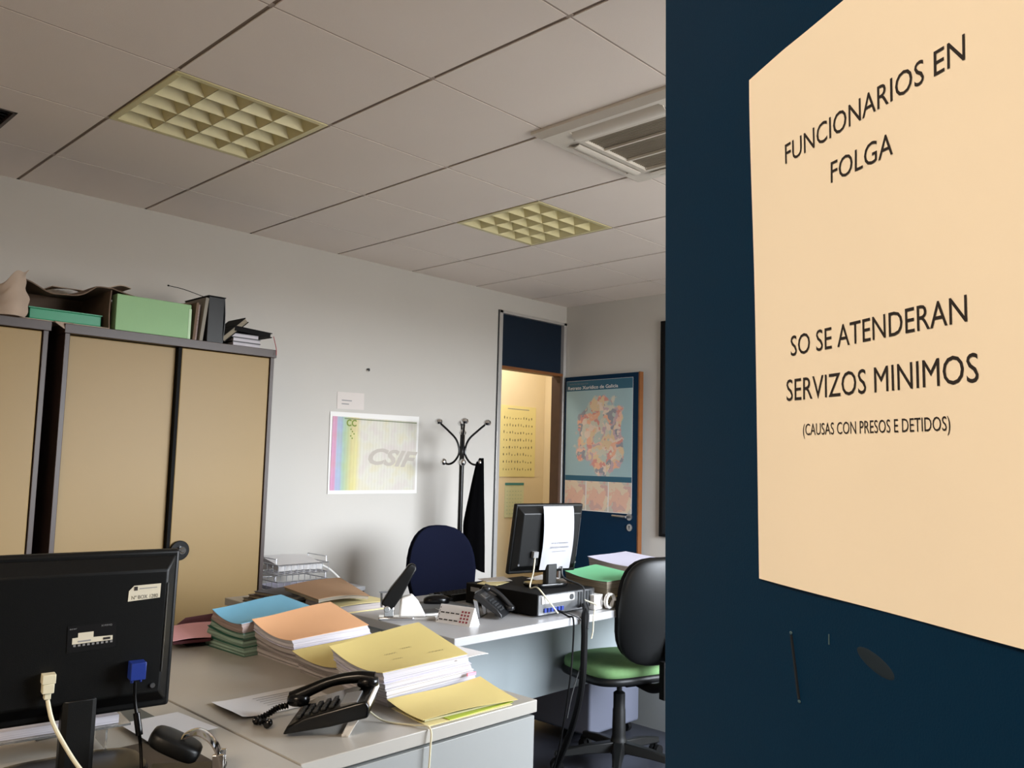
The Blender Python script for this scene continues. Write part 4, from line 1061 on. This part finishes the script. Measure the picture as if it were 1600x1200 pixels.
# monitor cables
t = thing('power_cable', 'ivory power cable hanging from the back of the far monitor', 'cable', tuple(A @ Vector((-.085, -.04, -.07)))); o_ = t.location
bb = B(); bb.box(-.012, .012, -.016, .0, -.012, .012, Matrix.Translation((-.075, -.026, -.055))); bb.v = [A @ v - o_ for v in bb.v]; bb.build('plug', M_grey, t, bevel=.001)
pts = [A @ Vector((-.075, -.036, -.065)), A @ Vector((-.085, -.05, -.12)), A @ Vector((-.10, -.06, -.18)), Vector((1.31, -2.18, .85)), Vector((1.33, -2.225, .80)), Vector((1.37, -2.235, .755))]
B().tube([p-o_ for p in cubic(pts, 8)], .003, 8).build('cord', M_offw, t, smooth=True)
pts = [A @ Vector((.07, -.034, -.11)), A @ Vector((.068, -.06, -.15)), Vector((1.53, -2.225, .84)), Vector((1.515, -2.245, .79)), Vector((1.475, -2.30, .748)), Vector((1.45, -2.318, .70))]
tag(B().tube(cubic(pts, 8), .004, 8).build('video_cable', M_dgrey, smooth=True), 'dark cable dropping from the right of the far monitor behind its case', 'cable')
# thick bundle to the floor
pts = [(1.55, -2.222, .765), (1.51, -2.26, .755), (1.458, -2.295, .738), (1.447, -2.305, .65), (1.445, -2.30, .5), (1.50, -2.22, .33), (1.60, -2.08, .15), (1.66, -1.98, .03), (1.62, -1.99, .018), (1.50, -2.06, .016)]
tag(B().tube(cubic(pts, 8), .013, 10).build('cable_bundle', M_blackm, smooth=True), 'thick black cable bundle hanging from the far desk to the floor', 'cable')
pts = [(1.40, -2.205, .76), (1.40, -2.26, .744), (1.395, -2.292, .735), (1.39, -2.295, .62), (1.375, -2.295, .50), (1.44, -2.2, .25), (1.50, -2.1, .06)]
tag(B().tube(cubic(pts, 8), .0035, 8).build('thin_cable', M_blackm, smooth=True), 'thin black cable hanging left of the thick bundle', 'cable')
pts = [(1.41, -2.21, .758), (1.425, -2.27, .744), (1.445, -2.294, .72), (1.475, -2.29, .62), (1.44, -2.295, .56), (1.385, -2.30, .46), (1.36, -2.30, .38)]
tag(B().tube(cubic(pts, 8), .002, 6).build('thin_cable', M_dgrey, smooth=True), 'very thin looped wire between the thin cable and the thick bundle', 'cable')
pts = [(1.53, -2.235, .79), (1.56, -2.27, .772), (1.52, -2.295, .757), (1.485, -2.318, .735), (1.478, -2.322, .69), (1.472, -2.32, .66)]
tag(B().tube(cubic(pts, 8), .0028, 8).build('white_cable', M_offw, smooth=True), 'cream cable curling behind the computer case', 'cable')
# coiled white adaptor
b = B().tube([(1.672+.026*math.cos(a_*.5), -2.262+.006*a_*.12, .775+.028*math.sin(a_*.5)) for a_ in range(0, 26)], .005, 8)
b.box(1.60, 1.655, -2.23, -2.18, .742, .80)
tag(b.build('power_adaptor', M_white, smooth=True), 'white power adaptor with a coiled white lead beside the computer case', 'adaptor')
# papers on the case
for k, (x_, y_, r_, lb, m_) in enumerate(((1.37, -1.88, .3, 'pale yellow slip on the left of the computer case', M_pyel), (1.42, -1.84, -.35, 'white slip crossing the yellow one on the computer case', M_paper), (1.60, -1.95, .15, 'white papers on the right of the computer case behind the stand', M_paper))):
    b = B(); b.grid(lambda u, v: Matrix.Translation((x_, y_, DT+.0892+.004*k)) @ Matrix.Rotation(r_, 4, 'Z') @ Vector((-.06+.12*u, -.045+.09*v, .006*u*v)), 8, 6, .0012)
    tag(b.build('paper_slip', m_, smooth=True), lb, 'paper')
# tent card
t = thing('tent_card', 'white triangular tent card with printed boxes on the far desk', 'tent card', (.985, -2.085, DT), math.radians(-78))
# local x = length; front face toward -y
b = B(); b.hexa([(-.075, -.032, 0), (-.075, -.030, 0), (.075, -.030, 0), (.075, -.032, 0)], [(-.075, -.002, .062), (-.075, .0, .062), (.075, .0, .062), (.075, -.002, .062)])
b.build('front_leaf', M_paper, t)
b = B(); b.hexa([(-.075, .030, 0), (-.075, .032, 0), (.075, .032, 0), (.075, .030, 0)], [(-.075, .0, .062), (-.075, .002, .062), (.075, .002, .062), (.075, .0, .062)])
b.build('rear_leaf', M_paper, t)
b = B(); b.rings([[Vector((x_, -.030, 0)), Vector((x_, .030, 0)), Vector((x_, 0, .061))] for x_ in (.073, .075)]); b.build('end_flap', M_paper, t)
Mf = Matrix.Translation((-.075, -.0325, 0)) @ Matrix.Rotation(math.atan2(.062, .030), 4, 'X')
g = B()
for r_ in range(2):
    for c_ in range(4): g.box(.010+.022*c_, .026+.022*c_, .012+.026*r_, .016+.026*r_, 0, .0006, Mf)
for c_ in range(5): g.box(.004, .006, .006+.012*c_, .012+.012*c_, 0, .0006, Mf)
g.build('print', M_ink, t)
g = B()
for r_ in range(4):
    for c_ in range(3): g.box(.100+.014*c_, .108+.014*c_, .010+.012*r_, .017+.012*r_, 0, .0006, Mf)
g.build('red_print', mat('dark_red_ink', (150, 60, 70), .8), t)
# heavy stapler
t = thing('stapler', 'tall heavy-duty stapler with raised black lever at the left end of the far desk', 'stapler', (.865, -1.895, DT), math.atan2(-.6, .8))
B().box(-.075, .055, -.028, .028, 0, .012).build('base', M_chrome, t, bevel=.004)
B().box(.05, .135, -.018, .018, .0, .010).build('paper_guide', M_alu, t, bevel=.002)
b = B(); b.rings([[Vector((x_, y_, z_)) for x_, z_ in ((.0, .012), (.100, .012), (.070, .066), (.045, .092), (.005, .08))] for y_ in (-.022, .022)]); b.build('white_body', M_white, t, bevel=.006, seg=3)
b = B(); b.box(-.055, -.02, -.02, .02, .012, .048); b.cyl((-.045, -.024, .04), (-.045, .024, .04), .012, n=14); b.build('chrome_head', M_chrome, t, bevel=.003)
Lm_ = Matrix.Translation((-.045, 0, .05)) @ Matrix.Rotation(-math.radians(58), 4, 'Y')
b = B(); b.rings([[Lm_ @ Vector((x_, y_*w_, z_)) for y_, z_ in ((-1, -h1), (1, -h1), (1, h1), (-1, h1))] for x_, w_, h1 in ((-.005, .020, .024), (.06, .022, .026), (.13, .017, .019), (.165, .017, .017), (.178, .010, .009))])
b.build('lever', M_black, t, bevel=.005, seg=3)
b = B(); b.cyl((-.065, 0, .045), (-.068, 0, .10), .004); b.box(-.076, -.046, -.016, .016, .098, .104); b.build('spring_hook', M_steel, t)
# mouse, keyboard, mat on far desk
t = thing('mouse', 'black computer mouse on the far desk before the blue chair', 'mouse', (1.20, -1.72, DT+.003), -.5)
B().sell((0, 0, .008), .055, .031, .026, .8, .8, 24, 12, lambda p: Vector((p.x, p.y, max(p.z, -.008)))).build('shell', M_blackg, t, smooth=True)
B().cyl((.02, -.003, .031), (.02, .003, .031), .006, n=12).build('wheel', M_dgrey, t)
t = thing('mouse_pad', 'grey mouse pad under the black mouse on the far desk', 'mouse pad', (1.17, -1.745, DT), -.15)
B().box(-.11, .11, -.09, .09, 0, .003).build('pad', mat('mid_grey_pad', (110, 112, 114), .8), t, bevel=.001)
t = thing('keyboard', 'black keyboard before the blue chair on the far desk', 'keyboard', (1.47, -1.66, DT), .0)
b = B(); b.box(-.20, .20, -.07, .07, .004, .018); b.box(-.19, .19, -.072, -.062, 0, .03); b.build('tray', M_black, t, bevel=.003)
k = B()
for r_ in range(5):
    for c_ in range(18): k.box(-.188+.0210*c_, -.171+.0210*c_, -.055+.0225*r_, -.038+.0225*r_, .018, .024)
kk = k.build('keys', M_blackm, t); kk['kind'] = 'stuff'
t = thing('card_box', 'small pale box behind the keyboard at the blue chair', 'box', (1.50, -1.79, DT), -.2)
B().box(-.05, .05, -.02, .02, 0, .035).build('box', M_grey, t, bevel=.002)
# writing tablet beneath stapler = white/black flat pad
t = thing('ink_pad', 'flat grey and black pad behind the stapler on the far desk', 'pad', (1.03, -1.87, DT), -.3)
B().box(-.055, .055, -.05, .05, 0, .008).build('frame', M_alu, t, bevel=.002); B().box(-.045, .045, -.04, .04, .008, .0095).build('pad', M_dgrey, t)
# yellow folder and brown folder on the return
t = thing('folder', 'pale yellow folder under the brown kraft folder on the far desk end', 'folder', (.90, -1.56, DT))
B().box(-.15, .10, -.125, .12, 0, .003).build('back_cover', M_pyel, t); B().box(-.145, .095, -.12, .118, .003, .026).build('pages', M_pg, t); B().grid(lambda u, v: (-.15+.25*u, -.125+.245*v, .029+.003*math.sin(4*u)), 8, 6, .0015).build('cover', M_pyel, t)
t = thing('folder', 'wavy brown kraft folder on the pile behind the orange-topped stack', 'folder', (.80, -1.53, DT+.029))
def kf(u, v): 
    p = bil([(.655, -1.68, .80), (.70, -1.36, .806), (1.00, -1.32, .812), (.90, -1.67, .786)], u, v)
    p.z += .016*math.sin(PI*(u*.75+.1))*(1-v*.3)-.0
    return p - Vector((.80, -1.53, DT+.029))
B().grid(kf, 18, 12, .0015).build('cover', M_kraft, t, smooth=True)
B().grid(lambda u, v: kf(.02+.96*u, .02+.96*v)-Vector((0, 0, .003)), 12, 8, .012).build('pages', M_pgy, t)
for k in range(3):
    t = thing('folder', ('dark grey folder at the bottom of the pile below the wire trays', 'brown-grey folder in the middle of the pile below the wire trays', 'dark folder topmost of the pile below the wire trays')[k], 'folder', (.76+.02*k, -1.30-.01*k, DT+.0145*k), .1*k)
    m_ = (M_dgrey, M_cabf, mat('slate_card', (84, 84, 92), .7))[k]
    B().box(-.14, .15, -.11, .11, 0, .002).build('back_cover', m_, t); B().box(-.137, .147, -.107, .107, .002, .011).build('pages', M_pgy, t); B().box(-.14, .15, -.11, .11, .011, .0135).build('cover', m_, t)
# far stacks
stack([(1.68, -2.235), (1.73, -1.985), (1.97, -1.99), (1.93, -2.26)],
      [(1.655, -2.25, .852), (1.725, -1.96, .862), (1.97, -1.945, .866), (1.91, -2.255, .856)],
      [(0, .22, 'brownish paper bundle at the bottom of the green-topped stack', 'case file', M_pgy, M_pyel, .008),
       (.22, .42, 'brownish paper bundle second from the bottom of the green-topped stack', 'case file', M_pgy, M_pyel, .010),
       (.42, 1, 'thick green covered case file beside the far monitor', 'case file', M_pgy, M_grn, .002)], .006)
tag(apply(B().box(-.03, .03, -.001, .001, -.022, .022), Matrix.Translation((1.80, -2.262, .828)) @ Matrix.Rotation(-.05, 4, 'Z')).build('yellow_tab', mat('yellow_tab', (206, 176, 70), .7)), 'yellow card tab on the side of the green-topped file', 'tab')
stack([(2.03, -2.12), (2.05, -1.86), (2.34, -1.86), (2.33, -2.14)],
      [(2.0, -2.12, .875), (2.04, -1.84, .892), (2.36, -1.83, .895), (2.33, -2.14, .88)],
      [(0, .55, 'white paper bundle behind the green-topped stack, lower', 'case file', M_pw, M_paper, .006),
       (.55, 1, 'lavender white papers topmost behind the green-topped stack', 'case file', M_pw, M_lav, .003)], .004)

# ------------------------------------------------------------------ chairs
def chair(loc, rz, label, m_seat, m_front, m_back, bw, bh, bz, bey, seat_z=.455, e1=.55):
    t = thing('office_chair', label, 'chair', loc, rz)
    for k in range(5):
        M = Matrix.Rotation(k*2*PI/5+.25, 4, 'Z')
        b = B(); b.rings([[M @ Vector((x_, y_, z_)) for y_, z_ in ((-w_, zc-hh), (w_, zc-hh), (w_*.7, zc+hh), (-w_*.7, zc+hh))] for x_, w_, zc, hh in ((.02, .03, .105, .022), (.15, .022, .095, .018), (.285, .016, .075, .012))])
        lg = b.build('base_leg', M_backup, t, bevel=.004)
        c_ = B(); c_.cyl(M @ Vector((.275, -.022, .027)), M @ Vector((.275, -.006, .027)), .027, n=18); c_.cyl(M @ Vector((.275, .006, .027)), M @ Vector((.275, .022, .027)), .027, n=18); c_.cyl(M @ Vector((.275, 0, .03)), M @ Vector((.275, 0, .078)), .008, n=8)
        c_.build('caster', M_blackm, lg)
    B().lathe([(.04, .075), (.045, .10), (.034, .135), (.030, .15), (.028, .26), (.026, .265), (.026, .33), (.020, .335), (.012, .34), (.012, seat_z-.03)], n=20).build('gas_post', M_backup, t, smooth=True, angle=30)
    B().box(-.07, .07, -.14, .09, seat_z-.055, seat_z-.02).build('mechanism', M_blackm, t, bevel=.006)
    b = B(); b.tube([(.05, .0, seat_z-.045), (.14, .01, seat_z-.05), (.20, .01, seat_z-.06)], .006); b.sell((.215, .01, seat_z-.062), .022, .010, .006); b.build('lever', M_blackm, t, smooth=True)
    def sf(p): return Vector((p.x*(1-.06*p.y/.22), p.y, p.z+(-.016*max(0, p.y/.22)**2-.006*(p.x/.23)**2)))
    B().sell((0, .0, seat_z-.006), .235, .22, .024, .45, .55, 36, 10, lambda p: Vector((sf(p).x, sf(p).y, sf(p).z-.004))).build('seat_shell', M_backup, t, smooth=True, angle=60)
    B().sell((0, .0, seat_z+.022), .225, .212, .034, .5, .55, 36, 12, sf).build('seat', m_seat, t, smooth=True, angle=60)
    def bf(p, s=1):
        q = Vector((p.x*(1-.16*(p.z/bh*2)*(.5) if p.z > 0 else 1+.0*p.z), p.y, p.z))
        q.x *= (1-.10*max(0, -p.z/(bh/2)))
        q.y += -.05*(1-(p.x/(bw/2))**2)+.02*(p.z/(bh/2))**2
        return q
    Tb = Matrix.Translation((0, bey, bz)) @ Matrix.Rotation(math.radians(8), 4, 'X')
    B().sell((0, .026, 0), bw/2, .020, bh/2, e1, .6, 36, 16, bf, Tb).build('backrest', m_front, t, smooth=True, angle=60)
    B().sell((0, -.004, 0), bw/2*1.02, .024, bh/2*1.02, e1, .6, 36, 16, bf, Tb).build('backrest_shell', m_back, t, smooth=True, angle=60)
    b = B(); b.tube(cubic([(0, -.12, seat_z-.04), (0, -.22, seat_z-.045), (0, bey-.03, seat_z-.01), (0, bey-.055, seat_z+.06), (0, bey-.05, bz)], 6), .020, 10); b.box(-.04, .04, bey-.075, bey-.045, seat_z-.06, seat_z+.09)
    b.build('back_bracket', M_blackm, t, smooth=True, angle=50)
    return t
chair((1.955, -2.10, 0), math.radians(-16), 'green-seated office chair with black backrest tucked at the far desk, beside the blue door', M_green, M_blackm, M_backup, .43, .44, .735, -.27, .445)
chair((2.02, -.98, 0), math.radians(180-16), 'navy blue office chair behind the far desk', M_navy, M_navy, M_navy, .42, .50, .71, -.25, .43, .78)
